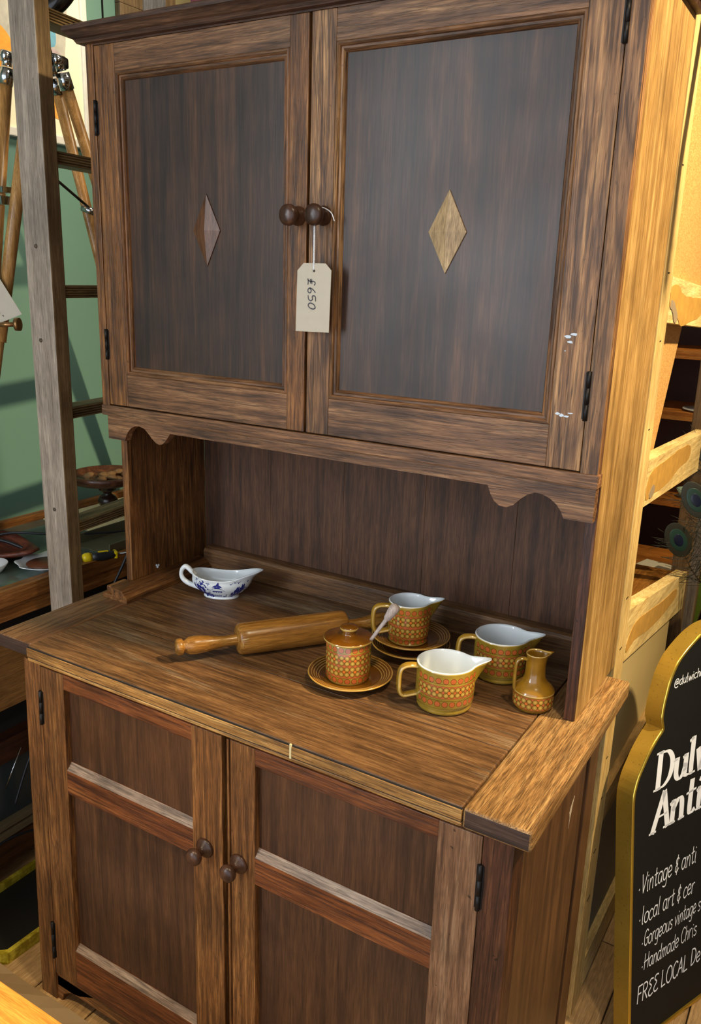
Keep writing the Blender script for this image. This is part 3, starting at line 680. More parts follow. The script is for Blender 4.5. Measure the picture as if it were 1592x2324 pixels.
# rolling pin
rp = thing('rolling_pin', 'honey coloured turned wooden rolling pin lying on the worktop behind the jar', 'rolling pin', (.41, -.085, .0295))
a = Vector((.3435, -.176, .0285)); b = Vector((.560, .113, .0295)); dv = (b-a).normalized(); L = .212
pinm = wood('honey_wood', (112, 70, 26), (156, 106, 44), (188, 140, 70), 'x', pore=.25, rough=.28, wave=.4, bump=.05, blotch=.4)
rp.rotation_euler = (0, 0, math.atan2(dv.y, dv.x)); o0 = rp.location
My = Matrix.Rotation(math.pi/2, 4, 'Y')
bm = B(); lathe(bm, [(.001, 0), (.022, 0), (.0265, .002), (.0288, .007), (.0292, .02), (.0292, L-.02), (.0288, L-.007), (.0265, L-.002), (.022, L), (.001, L)], 48, M=My, cap=False); obj('barrel', bm, pinm, rp)
hp = [(.0105, .002), (.0100, -.01), (.0098, -.022), (.0110, -.034), (.0140, -.050), (.0158, -.063), (.0165, -.076), (.0155, -.087), (.0120, -.0935), (.0105, -.096), (.0105, -.0975), (.0140, -.099), (.0150, -.103), (.0145, -.108), (.011, -.111), (.001, -.1115)]
bm = B(); lathe(bm, hp[::-1], 32, M=My, cap=False); obj('grip', bm, pinm, rp)
bm = B(); lathe(bm, [(r, L-z) for r, z in hp], 32, M=My, cap=False); obj('grip', bm, pinm, rp)
bm = B(); tube(bm, [(.0045, -.0285*math.cos(k*.15), .0285*math.sin(k*.15)+.0) for k in range(-1, 2)], .0003, 5); tube(bm, [(.003+.012*k/6, -.0268-.0026*min(1, k/3), .010+.0004*k) for k in range(7)], .0005, 5); obj('worn_edge', bm, plain('worn_pale', (220, 200, 140), .5), rp)

# ================================================================ LADDER (left)
rr_ = Vector((-.13, .99, 0)).normalized(); pp_ = Vector((.99, .13, 0)).normalized()
ld = thing('wooden_ladder', 'upright grey weathered wooden step ladder left of the cabinet', 'ladder', (-.155, .02, -.81), math.atan2(pp_.y, pp_.x))
greyw = wood('grey_weathered_wood', (112, 98, 84), (146, 132, 116), (172, 158, 140), 'z', pore=.15, rough=.6, wave=.1, blotch=.5, bump=.15, speck=.3)
brw = wood('dull_brown_wood', (92, 72, 48), (128, 104, 72), (160, 134, 96), 'z', pore=.2, rough=.6, wave=.2, bump=.15)
# local x = tread depth direction, local y = along the rungs
for y0 in (0, .42):
    bm = B(); box(bm, -.066, 0, y0, y0+.04, 0, 2.35, 0, bev=.003)
    for f in bm.faces:
        if f.normal.x > .9: f.material_index = 1
    obj('stile', bm, [greyw, brw], ld)
rungm = wood('tread_wood', (88, 70, 44), (136, 112, 74), (176, 148, 102), 'y', pore=.3, rough=.5)
for z in (1.157, .898, .633, .375, .113, -.15, -.41, 1.42):
    bm = B(); z += .81; box(bm, -.060, -.012, .04, .42, z-.026, z, bev=.002)
    for k in range(5): box(bm, -.014, -.0085, .04, .42, z-.0045-k*.0052, z-.0012-k*.0052, bev=.0008, seg=1)
    obj('rung', bm, rungm, ld)
kn_m = plain('knot_brown', (84, 70, 54), .7)
for sx, z in ((-.03, .35), (-.028, .62), (-.034, .96), (-.040, 1.33), (-.036, 1.52)): bm = B(); lathe(bm, [(.0001, .0), (.004, .0), (.0045, .0007), (.0001, .0012)], 10, cap=False, M=Matrix.Translation((sx, 0, z)) @ Matrix.Rotation(math.pi/2, 4, 'X')); obj('knot', bm, kn_m, ld)

# ================================================================ COUNTER (left)
ct = thing('display_counter', 'low glass topped wooden display counter against the green wall', 'counter', (-.5, .4, -.81), world=True)
cwood = wood('counter_oak', (104, 62, 26), (146, 94, 46), (178, 124, 70), 'y', pore=.3, rough=.45, wave=.3)
bm = B(); box(bm, -.330, -.298, -.46, 1.6, -.088, -.050); obj('top_rail', bm, cwood, ct)
bm = B(); box(bm, -.345, -.312, -.46, 1.6, -.130, -.090); obj('lower_rail', bm, cwood, ct)
bm = B(); box(bm, -.748, -.725, -.46, 1.6, -.075, -.036); obj('back_rail', bm, cwood, ct)
tg_ = NT('grey_green_glass'); glassm = tg_.out(tg_.mix(tg_.noise(tg_.coord(), 5, 2), lin((66, 84, 76)), lin((96, 108, 96))), .08, .8)
bm = B(); box(bm, -.725, -.330, -.46, 1.6, -.070, -.056, bev=0); obj('glass_top', bm, glassm, ct)
dk = plain('dark_interior', (26, 24, 22), .6)
bm = B(); box(bm, -.745, -.37, -.46, 1.6, -.80, -.13, bev=0); obj('case_body', bm, dk, ct)
bm = B(); box(bm, -.372, -.318, -.46, 1.6, -.352, -.190); obj('fascia', bm, wood('counter_fascia', (110, 74, 38), (140, 100, 54), (160, 120, 72), 'y', pore=.15, rough=.45), ct)
bm = B(); box(bm, -.372, -.330, -.46, 1.6, -.50, -.44); obj('middle_rail', bm, wood('red_brown_rail', (48, 24, 14), (70, 38, 22), (88, 50, 30), 'y', pore=.2), ct)
bm = B(); box(bm, -.368, -.345, -.46, 1.6, -.66, -.505, bev=0); obj('glass_front', bm, plain('dark_glass', (52, 60, 60), .12, var=.3, scale=6), ct)
bm = B(); box(bm, -.372, -.325, -.46, 1.6, -.675, -.66); box(bm, -.372, -.318, -.46, 1.6, -.695, -.68); obj('track', bm, plain('track_beige', (116, 98, 70), .5), ct)
bm = B(); box(bm, -.372, -.315, -.46, 1.6, -.765, -.70); obj('bottom_rail', bm, wood('low_rail', (62, 36, 18), (88, 54, 28), (108, 70, 40), 'y', pore=.2), ct)
# things on the counter
ZC = -.0555
pl = thing('scalloped_plate', 'white scalloped china plate with brown centre beside the ladder foot', 'plate', (-.372, .126, ZC))
bm = B()
def scal(p, a):
    r = math.hypot(p.x, p.y); k = max(0, (r-.03)/.03); s = 1+.045*k*math.cos(8*a); return Vector((p.x*s, p.y*s, p.z+.001*k*math.cos(8*a)))
lathe(bm, [(.001, .001), (.034, 0), (.035, .003), (.050, .007), (.070, .016), (.071, .0172), (.069, .0178), (.052, .010), (.040, .006), (.001, .0055)], 64, cap=False, fn=scal); obj('dish', bm, white, pl)
bm = B(); lathe(bm, [(.001, .0078), (.038, .0075), (.047, .0105), (.0475, .0115), (.001, .0120)], 40, cap=False); obj('brown_centre', bm, plain('russet', (104, 54, 26), .5), pl)
lb = thing('leaf_bowl', 'reddish brown carved leaf shaped wooden bowl at left edge on the counter', 'bowl', (-.54, .115, ZC))
bm = B(); n = 24
rowsA = []
for k in range(7):
    s = k/6; row = []
    for i in range(n):
        a = 2*math.pi*i/n; rx = .030+.085*s*(1+.35*max(0, math.cos(a))**3); ry = .020+.05*s
        row.append(bm.verts.new((rx*math.cos(a), ry*math.sin(a), .002+.030*s*s+.006*s*math.cos(3*a))))
    rowsA.append(row)
for k in range(6, -1, -1): rowsA.append([bm.verts.new((v.co.x*.93, v.co.y*.93, v.co.z+.006)) for v in rowsA[k]])
for k in range(len(rowsA)-1):
    for i in range(n): bm.faces.new((rowsA[k][i], rowsA[k][(i+1) % n], rowsA[k+1][(i+1) % n], rowsA[k+1][i])).smooth = True
bm.faces.new(rowsA[0]); bm.faces.new(rowsA[-1])
obj('bowl', bm, wood('red_wood', (70, 30, 18), (104, 50, 32), (130, 70, 46), 'x', pore=.3), lb)
wp = thing('white_dish', 'edge of a white dish at the left frame edge on the counter', 'dish', (-.452, .020, ZC))
bm = B(); lathe(bm, [(.001, 0), (.03, 0), (.034, .004), (.046, .022), (.044, .023), (.031, .006), (.001, .005)], 40, cap=False); obj('dish', bm, white, wp)
# pedestal bowl
pb = thing('pedestal_bowl', 'dark turned wooden pedestal bowl standing by the cabinet on the counter', 'bowl', (-.600, .545, ZC))
dkw = plain('ebonised_wood', (46, 28, 20), .25, coat=.3)
bm = B(); lathe(bm, [(.001, 0), (.048, 0), (.050, .006), (.030, .012), (.014, .018), (.012, .024), (.026, .036), (.030, .048), (.024, .060), (.012, .068), (.014, .074), (.026, .082), (.022, .090), (.030, .098), (.001, .1)], 40, cap=False); obj('stem', bm, dkw, pb)
bm = B(); lathe(bm, [(.001, .098), (.06, .100), (.098, .108), (.105, .122), (.106, .134), (.101, .134), (.095, .120), (.06, .116), (.001, .115)], 56, cap=False); obj('dish', bm, [wood('bowl_wood', (50, 28, 18), (82, 48, 30), (120, 76, 46), 'x', pore=.2, rough=.3)], pb)
bm = B(); random.seed(5)
for i in range(14):
    a = random.uniform(0, 6.28); r = random.uniform(0, .07); lathe(bm, [(.001, 0), (.016, .002), (.018, .006), (.008, .011), (.001, .012)], 9, cap=False, M=Matrix.Translation((r*math.cos(a), r*math.sin(a), .115+random.uniform(0, .008))) @ Matrix.Rotation(random.uniform(-.5, .5), 4, 'X'))
pp = obj('pot_pourri', bm, plain('dry_brown', (134, 100, 62), .8, var=.3), pb); pp['kind'] = 'stuff'
# paper
pa = thing('printed_paper', 'cream paper with black botanical print lying under the pedestal bowl', 'paper', (-.62, .50, ZC-.0003))
bm = B(); box(bm, -.10, .10, -.10, .22, 0, .002, bev=0); obj('sheet', bm, plain('cream_paper', (222, 208, 158), .7, var=.04), pa)
bm = B(); random.seed(9)
for i in range(70):
    u, v = random.gauss(.0, .022), random.gauss(.02, .030); prism(bm, [(u+random.uniform(.001, .006)*math.cos(k*1.2), v+random.uniform(.001, .006)*math.sin(k*1.2)) for k in range(5)], .002, .0026, 'z')
pr_ = obj('botanical_print', bm, plain('print_black', (52, 54, 46), .7), pa); pr_['kind'] = 'stuff'
# screwdriver
sd = thing('screwdriver', 'yellow and black handled screwdriver lying on the counter behind the ladder', 'screwdriver', (-.322, .198, ZC+.012), math.atan2(.085, .045))
ye = plain('yellow_plastic', (226, 196, 20), .35); bk = plain('black_rubber', (26, 28, 34), .45)
bm = B(); lathe(bm, [(.001, 0), (.010, .001), (.013, .006), (.0135, .016), (.011, .024), (.001, .024)], 20, M=My, cap=False); obj('handle_end', bm, ye, sd)
bm = B(); lathe(bm, [(.001, .023), (.011, .023), (.0125, .035), (.0125, .060), (.0095, .074), (.0105, .082), (.001, .083)], 20, M=My, cap=False); obj('grip', bm, bk, sd)
bm = B(); box(bm, .040, .066, -.004, .004, .0095, .0135, bev=.001); box(bm, .080, .088, -.010, .010, -.009, .010, bev=.002); obj('yellow_inlay', bm, ye, sd)
bm = B(); lathe(bm, [(.001, .08), (.0032, .08), (.0032, .15), (.001, .155)], 10, M=My, cap=False); obj('shaft', bm, plain('steel', (170, 172, 176), .25, 1.), sd)
# cables
bm = B(); tube(bm, catmull([(-.62, .12, -.03), (-.56, .17, -.012), (-.48, .25, -.020), (-.42, .40, -.040), (-.40, .55, -.0510)], 8), .0032, 8); tube(bm, catmull([(-.62, .12, -.02), (-.55, .145, -.028), (-.488, .165, -.046)], 6), .0045, 8)
tag(obj('black_cable', bm, bk), 'black cable running over the counter glass towards the wall', 'cable')
bm = B(); tube(bm, catmull([(-.245, .34, .06), (-.247, .30, -.01), (-.25, .262, -.07), (-.262, .225, -.14), (-.275, .20, -.22), (-.27, .19, -.40), (-.26, .18, -.805)], 8), .0036, 8)
tag(obj('hanging_cable', bm, bk), 'black cable hanging down in front of the counter beside the cabinet', 'cable')
gt = thing('grey_tray', 'shallow grey metal tray standing behind the ladder on the counter', 'tray', (-.40, .33, ZC))
bm = B(); box(bm, -.05, .09, -.05, .16, 0, .003, bev=0); box(bm, -.05, -.046, -.05, .16, 0, .03, bev=.001); box(bm, .086, .09, -.05, .16, 0, .03, bev=.001); box(bm, -.05, .09, .156, .16, 0, .03, bev=.001); obj('tray', bm, plain('zinc', (112, 110, 88), .35, .5, var=.25, scale=12), gt)
for px_, col, nm in (((-.402, .150), (60, 220, 110), 'green'), ((-.392, .163), (230, 70, 60), 'red')):
    t = NT('led_'+nm); t.b.inputs['Emission Color'].default_value = (*lin(col), 1); t.b.inputs['Emission Strength'].default_value = 2.; t.out(lin(col))
    bm = B(); bmesh.ops.create_icosphere(bm, subdivisions=2, radius=.0022, matrix=Matrix.Translation((px_[0]-.03, px_[1]+.055, -.0545)))
    tag(obj('indicator_light', bm, t.m), 'tiny glowing %s light on the counter glass' % nm, 'light')

# ================================================================ TRIPOD
tp = thing('tripod_lamp', 'varnished wooden tripod with chrome joints behind the ladder', 'tripod', (-.49, .30, -.055), world=True)
varn = wood('varnished_leg', (124, 86, 44), (168, 124, 70), (200, 158, 104), 'z', pore=.15, rough=.3, wave=.15, bump=.05)
chrome = plain('chrome', (190, 194, 200), .12, 1.)
blackm = plain('black_metal', (28, 26, 26), .35, .5)
def leg(name, p, q, r, m): bm = B(); tube(bm, [p, q], r, 16); return obj(name, bm, m, tp)
def ext(p, q, t): p, q = Vector(p), Vector(q); return tuple(p+(q-p)*t)
A1, A2 = (-.422, .313, 1.098), (-.422, .372, .945)
leg('leg', A1, ext(A1, A2, 7.48), .0135, varn)
A3, A4 = (-.499, .353, 1.101), (-.520, .457, .793)
leg('leg', A3, ext(A3, A4, 3.73), .0135, varn)
B1, B2 = (-.524, .232, 1.10), (-.560, .178, .62)
leg('leg', B1, ext(B1, B2, 2.40), .0150, varn)
C1, C2 = (-.470, .235, 1.08), (-.425, .098, .51)
C1, C2 = (-.425, .225, 1.09), (-.455, .118, .55)
lg = leg('leg', C1, ext(C1, C2, 1.1), .0150, varn)
lg2 = leg('leg_extension', ext(C1, C2, .7), ext(C1, C2, 2.11), .011, varn)
bm = B(); box(bm, -.50, -.42, .24, .33, 1.120, 1.145, bev=.006); lathe(bm, [(.001, 1.14), (.03, 1.142), (.022, 1.17), (.018, 1.24), (.001, 1.245)], 24, cap=False, M=Matrix.Translation((-.465, .285, 0))); obj('head', bm, blackm, tp)
for p, q in ((A1, A2), (A3, A4), (B1, B2), (C1, C2)):
    bm = B(); d_ = (Vector(q)-Vector(p)).normalized(); P0 = Vector(p)-d_*.012
    tube(bm, [P0, P0+d_*.036], .0165, 20); tube(bm, [P0-d_*.004, P0-d_*.030], [.012, .010], 12)
    M = Matrix.Translation(P0-d_*.026) @ Matrix.Rotation(math.pi/2, 4, 'X') ; lathe(bm, [(.001, -.014), (.013, -.014), (.013, .014), (.007, .017), (.001, .018)], 20, M=M, cap=False); obj('chrome_joint', bm, chrome, tp)
bm = B(); tube(bm, [(-.425, .235, .895), (-.500, .440, .822)], .0042, 8, flat=.5); obj('brace', bm, blackm, tp)
bm = B(); tube(bm, [(-.520, .435, .822), (-.490, .445, .812)], .009, 10); obj('brace_clamp', bm, chrome, tp)
bm = B(); box(bm, -.51, -.462, .15, .180, .832, .846, bev=.002); box(bm, -.51, -.468, .15, .182, .806, .826, bev=.002); obj('leg_clamp', bm, chrome, tp)
bm = B(); d_ = Vector((.035, .020, .002)); q = Vector((-.436, .092, .537)); tube(bm, [q, q+d_], .0055, 12); tube(bm, [q+d_, q+d_*1.25], .0150, 20); obj('thumb_screw', bm, plain('brass_screw', (150, 110, 70), .3, .8), tp)
lt_ = thing('lamp_head', 'dark curved metal lamp head above the tripod joint at the top left', 'lamp', (-.45, .33, 1.27), world=True)
bm = B(); tube(bm, catmull([(-.50, .30, 1.235), (-.47, .315, 1.246), (-.44, .335, 1.272), (-.425, .36, 1.32), (-.42, .38, 1.40)], 6), .021, 20); obj('lamp_arm', bm, plain('gunmetal', (60, 58, 58), .18, .9), lt_)
bm = B(); lathe(bm, [(.001, 0), (.02, 0), (.03, .02), (.07, .12), (.068, .12), (.028, .022), (.001, .01)], 32, cap=False, M=Matrix.Translation((-.42, .38, 1.40))); obj('lamp_shade', bm, blackm, lt_)
t2 = thing('swing_tag', 'buff swing ticket with black markings hanging on the tripod thumb screw', 'price tag', (-.42, .115, .55), world=True)
bm = B(); A = [(-.475, .095, .66), (-.455, .110, .655), (-.396, .128, .562), (-.440, .098, .540), (-.475, .075, .528)]; v1 = [bm.verts.new(p) for p in A]; v2 = [bm.verts.new((p[0]+.0006, p[1]-.0008, p[2])) for p in A]
bm.faces.new(v1); bm.faces.new(v2[::-1])
for i in range(5): bm.faces.new((v1[i], v1[(i+1) % 5], v2[(i+1) % 5], v2[i]))
obj('card', bm, card, t2)
bm = B()
for i in range(5):
    c = Vector((-.452+.006*i, .0880+.0048*i, .572-.0055*i)); tube(bm, catmull([c+Vector((.003*math.cos(k), .001, .003*math.sin(k*1.3))) for k in range(5)], 3), .0006, 5)
obj('markings', bm, plain('marker_black', (30, 30, 34), .6), t2)

# ================================================================ PICTURES ON THE GREEN WALL
def picture(name, label, y0, y1, z0, z1, fw, fm, matc, art):
    p = thing(name, label, 'picture', (-.75, (y0+y1)/2, z0), world=True)
    bm = B()
    for a in ((y0, y1, z0, z0+fw), (y0, y1, z1-fw, z1), (y0, y0+fw, z0+fw, z1-fw), (y1-fw, y1, z0+fw, z1-fw)): box(bm, -.75, -.728, a[0], a[1], a[2], a[3], bev=.003)
    obj('frame', bm, fm, p)
    bm = B(); box(bm, -.75, -.735, y0+fw, y1-fw, z0+fw, z1-fw, bev=0); obj('mount', bm, plain(name+'_mount', matc, .8, var=.03, scale=3), p)
    for i, (nm, col, pts) in enumerate(art):
        bm = B(); pp = catmull([(a, b, 0) for a, b in pts], 4, True)[:-1]; prism(bm, [(v.x, v.y) for v in pp], -.735, -.7345+.0001*i, 'x'); obj(nm, bm, plain(nm+str(i)+name, col, .8, var=.25, scale=40), p)
    return p
picture('framed_watercolour', 'large white framed abstract watercolour on the green wall above the tripod', .02, .672, 1.003, 1.62, .022, plain('white_frame', (214, 212, 204), .4), (236, 228, 196),
    [('grey_wash', (176, 172, 158), [(.30, 1.20), (.42, 1.22), (.56, 1.17), (.60, 1.30), (.58, 1.45), (.30, 1.48), (.25, 1.3)]),
     ('orange_wash', (232, 154, 52), [(.32, 1.10), (.41, 1.13), (.425, 1.18), (.415, 1.24), (.36, 1.27), (.27, 1.24), (.25, 1.15)]),
     ('blue_wash', (96, 150, 170), [(.50, 1.255), (.558, 1.25), (.562, 1.30), (.55, 1.33), (.49, 1.33)]),
     ('mauve_wash', (168, 150, 150), [(.53, 1.225), (.575, 1.205), (.585, 1.22), (.57, 1.24), (.54, 1.245)]),
     ('amber_wash', (236, 160, 66), [(.54, 1.075), (.575, 1.07), (.58, 1.10), (.565, 1.125), (.535, 1.13)])])
picture('framed_print', 'brown framed cream print high on the green wall above the cabinet', .80, 1.5, 1.30, 1.85, .12, wood('taupe_frame', (96, 78, 54), (126, 104, 74), (150, 128, 94), 'z', pore=.1, rough=.5), (240, 224, 160), [('pink_wash', (214, 140, 170), [(1.13, 1.42), (1.2, 1.42), (1.22, 1.52), (1.12, 1.53)])])
bm = B(); box(bm, -.751, -.746, .748, .752, 1.2, 2.2, bev=0); tag(obj('wall_wire', bm, blackm), 'thin black wire running down the green wall between the pictures', 'wire')

# ================================================================ FOREGROUND TABLE, TRAY
ft = thing('low_table', 'bright honey pine table corner in the left foreground', 'table', (.15, -.9, -.81), world=True)
pine = wood('orange_pine', (186, 122, 44), (216, 150, 62), (232, 172, 84), 'x', pore=.1, rough=.3, wave=.15, bump=.05, blotch=.25)
bm = B(); box(bm, -.45, .62, -1.25, -.5485, -.425, -.400, bev=.003); obj('tabletop', bm, pine, ft)
for a, b in ((-.42, -1.22), (-.42, -.60), (.57, -1.22), (.57, -.60)):
    bm = B(); box(bm, a, a+.045, b, b+.045, -.81, -.425, bev=.003); obj('leg', bm, pine, ft)
bt = thing('yellow_rimmed_tray', 'black tray with worn yellow rim on the floor by the cabinet foot', 'tray', (-.19, -.09, -.81), world=True)
yr = NT('worn_yellow'); ym = yr.out(yr.mix(yr.ramp(yr.noise(yr.coord(), 40, 5, .7), [(.45, 0.), (.6, 1.)]), lin((150, 132, 20)), lin((204, 186, 60))), .45)
bm = B(); c = [(-.295, -.262), (-.115, -.290), (-.090, -.268), (-.084, -.09), (-.084, .10), (-.295, .10)]
inn = [(-.283, -.250), (-.118, -.276), (-.101, -.260), (-.096, -.085), (-.096, .088), (-.283, .088)]
A0 = [bm.verts.new((a, b, -.81)) for a, b in c]; A1_ = [bm.verts.new((a, b, -.782)) for a, b in c]; A2_ = [bm.verts.new((a, b, -.782)) for a, b in inn]; A3_ = [bm.verts.new((a, b, -.800)) for a, b in inn]
for P, Q in ((A0, A1_), (A1_, A2_), (A2_, A3_)):
    for i in range(6): bm.faces.new((P[i], P[(i+1) % 6], Q[(i+1) % 6], Q[i]))
bm.faces.new(A0); obj('rim', bm, ym, bt)
bm = B(); prism(bm, inn, -.808, -.800, 'z'); obj('tray_bed', bm, plain('soot_black', (20, 20, 18), .6, var=.4, scale=90), bt)
cb = thing('cardboard_sheet', 'crumpled tan cardboard on the floor under the cabinet front', 'cardboard', (.15, -.28, -.81), world=True)
bm = B(); bmesh.ops.create_grid(bm, x_segments=14, y_segments=10, size=.5)
for v in bm.verts: v.co = Vector((.06+v.co.x*.8, -.44+v.co.y*.32, -.806+.006*math.sin(v.co.x*19)*math.cos(v.co.y*23)+random.uniform(0, .002)))
bmesh.ops.solidify(bm, geom=bm.faces[:], thickness=.002); obj('sheet', bm, plain('tan_card', (158, 130, 92), .8, var=.06, scale=8), cb)
bm = B(); tube(bm, catmull([(-.285, .02, -.40), (-.288, -.01, -.46), (-.293, -.04, -.52), (-.296, -.075, -.60)], 5), .0032, 8); tube(bm, catmull([(-.285, -.03, -.690), (-.285, -.10, -.672), (-.29, -.16, -.678)], 5), .003, 8)
tag(obj('loose_cable', bm, bk), 'black cable drooping across the counter front near the floor', 'cable')
bm = B(); tube(bm, [(-.288, -.05, -.45), (-.292, -.10, -.54)], .0016, 6); tag(obj('metal_rod', bm, chrome), 'thin shiny metal rod leaning on the counter front', 'rod')

# ================================================================ UNIT BEHIND (right): its raw back faces us
un = thing('raw_wood_unit', 'pale unfinished wooden back of a tall dresser standing right behind the cabinet', 'dresser', (.8, .65, -.81), world=True)
rawp = dict(pore=.12, rough=.6, wave=.2, blotch=.5, bump=.1)
rawz = wood('raw_pine_z', (168, 132, 76), (204, 172, 110), (224, 198, 140), 'z', **rawp)
rawy = wood('raw_pine_y', (176, 140, 80), (214, 186, 124), (232, 210, 156), 'y', **rawp)
glue = plain('dried_glue', (176, 132, 56), .7, var=.25, scale=50); gluegrey = plain('grey_glue', (140, 122, 96), .7, var=.2, scale=80)
hard = NT('hardboard'); hardm = hard.out(hard.mix(hard.ramp(hard.noise(hard.coord((1, 1, 2.5)), 160, 3), [(.3, 0.), (.7, 1.)]), lin((164, 116, 58)), lin((206, 160, 92))), .75)
bm = B(); box(bm, .98, 1.0, .2755, .345, -.81, 1.16, bev=.0015); st_ = obj('back_stile', bm, rawz, un)
for z in (.855, .69, .58, .43, .12, .02, -.10, -.21, -.30, -.42, -.53): bm = B(); box(bm, .9995, 1.0008, .300+random.uniform(-.01, .01), .314, z, z+.0016, bev=0); obj('staple', bm, iron, st_)
bm = B(); box(bm, .96, 1.0, 1.0, 1.04, -.81, 1.16, bev=.0015); obj('back_stile', bm, wood('brownish_post', (92, 68, 42), (118, 92, 62), (138, 112, 78), 'z', **rawp), un)  # second stile in a darker brown than the first
def lrail(z0a, z1a, z0b, z1b, yb=1.0, m=rawy, x0=.972, x1=1.0):
    bm = B(); v = [(.345, z0a), (.345, z1a), (yb, z1b), (yb, z0b)]; prism(bm, v, x0, x1, 'x'); return obj('back_rail', bm, m, un)
r1 = lrail(.610, .686, .575, .655)
r2 = lrail(.284, .370, .243, .335)
r3 = lrail(-.022, .085, -.130, -.030)
r4 = lrail(-.375, -.311, -.395, -.315, m=wood('dull_rail', (140, 108, 62), (168, 134, 82), (186, 154, 104), 'y', **rawp))
r5 = lrail(-.79, -.712, -.80, -.74, m=rawy)
def patch(rail, pts, m, nm, x=1.0008):
    bm = B(); pp = catmull([(a, b, 0) for a, b in pts], 3, True)[:-1]
    prism(bm, [(v.x, v.y+random.uniform(-.0012, .0012)) for v in pp], .9995, x, 'x'); return obj(nm, bm, m, rail)
patch(r2, [(.352, .322), (.375, .342), (.45, .345), (.55, .345), (.65, .345), (.76, .335), (.77, .305), (.66, .300), (.55, .290), (.45, .292), (.40, .296), (.37, .292), (.352, .300)], glue, 'glue_patch')
patch(r2, [(.378, .300), (.400, .314), (.425, .306), (.415, .292), (.395, .290)], gluegrey, 'grey_patch', 1.0012)
patch(r1, [(.348, .668), (.40, .672), (.46, .655), (.55, .650), (.66, .645), (.66, .615), (.55, .606), (.47, .600), (.43, .615), (.39, .632), (.348, .636)], glue, 'glue_patch')
patch(r1, [(.352, .646), (.375, .645), (.400, .634), (.425, .618), (.415, .606), (.395, .612), (.375, .628), (.354, .634)], gluegrey, 'grey_patch', 1.0012)
patch(r3, [(.36, .020), (.42, .035), (.55, .015), (.70, -.010), (.85, -.030), (.86, -.055), (.70, -.050), (.55, -.030), (.42, -.006), (.36, -.008)], glue, 'glue_patch')
bm = B(); prism(bm, [(.34, .66), (.34, 1.16), (1.0, 1.16), (1.0, .63)], .974, .980, 'x'); obj('upper_back_panel', bm, hardm, un)
bm = B(); prism(bm, [(.285, -.03), (.285, .66), (.70, .66), (.43, .16), (.375, -.03)], .955, .968, 'x'); obj('inner_side', bm, hardm, un)
bm = B(); box(bm, .45, .978, .285, 1.0, -.060, -.035, bev=.001); obj('desk_board', bm, wood('amber_board', (120, 74, 26), (150, 98, 40), (174, 120, 56), 'y', pore=.1, rough=.4, wave=.1), un)
bm = B(); prism(bm, [(.34, -.36), (.34, .0), (.93, -.10), (.93, -.36)], .976, .984, 'x'); obj('lower_back_panel', bm, plain('pale_panel', (196, 172, 118), .6, var=.06, scale=5), un)
bm = B(); prism(bm, [(.34, -.76), (.34, -.34), (1.0, -.34), (1.0, -.76)], .976, .984, 'x'); obj('bottom_back_panel', bm, plain('blue_grey_panel', (92, 96, 96), .5, var=.08, scale=5), un)
bm = B(); box(bm, .94, .972, .94, .99, -.36, -.06, bev=.001); obj('corner_block', bm, brw, un)
# disc and dark frame hung on its back
dc = thing('round_disc', 'round pale wooden disc with brown rim leaning against the hardboard at top right', 'disc', (1.006, .83, .9), world=True)
M = Matrix.Translation((1.02, .83, 1.13)) @ Matrix.Rotation(math.pi/2, 4, 'Y')
bm = B(); lathe(bm, [(.001, -.004), (.200, -.004), (.200, .010), (.001, .010)], 72, cap=False, M=M); obj('disc', bm, plain('pale_birch', (232, 200, 120), .5), dc)
bm = B(); lathe(bm, [(.200, -.010), (.222, -.010), (.222, .014), (.200, .014), (.200, -.010)], 72, cap=False, M=M); obj('rim', bm, plain('rim_brown', (140, 92, 44), .5), dc)
bf = thing('dark_picture', 'black picture frame with silver inner edge leaning at the top right corner', 'picture', (1.12, .14, 1.05), world=True)
def seg(p, q, r, m, nm): bm = B(); tube(bm, [p, q], r, 4, flat=.5, up=(0, 1, 0)); return obj(nm, bm, m, bf)
seg((1.03, .33, 1.145), (1.14, .29, .985), .014, blackm, 'frame_bar'); seg((1.055, .33, 1.150), (1.16, .29, 1.0), .004, chrome, 'silver_edge'); seg((1.14, .29, .985), (1.40, .29, 1.10), .014, blackm, 'frame_bar')

# ================================================================ BEHIND: bookcase, paper, feathers
bc = thing('bookcase', 'dark orange wooden bookcase with empty shelves in the room behind', 'bookcase', (.9, 2.1, -.81), world=True)
orw = wood('orange_shelf', (150, 84, 30), (190, 118, 48), (214, 146, 72), 'x', pore=.1, rough=.4, wave=.1)
for z in (.462, .251, -.060, -.335, .70, .93):
    bm = B(); box(bm, .2, 1.5, 1.90, 2.20, z-.030, z); obj('shelf', bm, orw, bc)
bm = B(); box(bm, .2, 1.5, 2.20, 2.22, -.81, 1.2, bev=0); obj('back_panel', bm, plain('maroon_back', (70, 36, 26), .6), bc)
for a in (.17, 1.5): bm = B(); box(bm, a, a+.03, 1.90, 2.22, -.81, 1.2); obj('side_panel', bm, orw, bc)
def trinket(label, x, y, z, col, r): bm = B(); lathe(bm, [(.001, 0), (r*.6, 0), (r, r*.4), (r*.9, r*.8), (r*.3, r*1.1), (r*.25, r*1.5), (.001, r*1.55)], 20, cap=False, M=Matrix.Translation((x, y, z))); tag(obj('ornament', bm, plain('glaze_%d' % (x*1000+z*100), col, .2)), label, 'ornament')
trinket('yellow topped dark ornament on the highest visible shelf of the bookcase', .86, 1.95, .462, (190, 180, 40), .028)
bm = B(); lathe(bm, [(.001, 0), (.05, .001), (.07, .008), (.068, .010), (.05, .004), (.001, .004)], 32, cap=False, M=Matrix.Translation((.84, 1.97, .251))); tag(obj('shelf_plate', bm, white), 'pale dish lying on the middle shelf of the bookcase', 'dish')
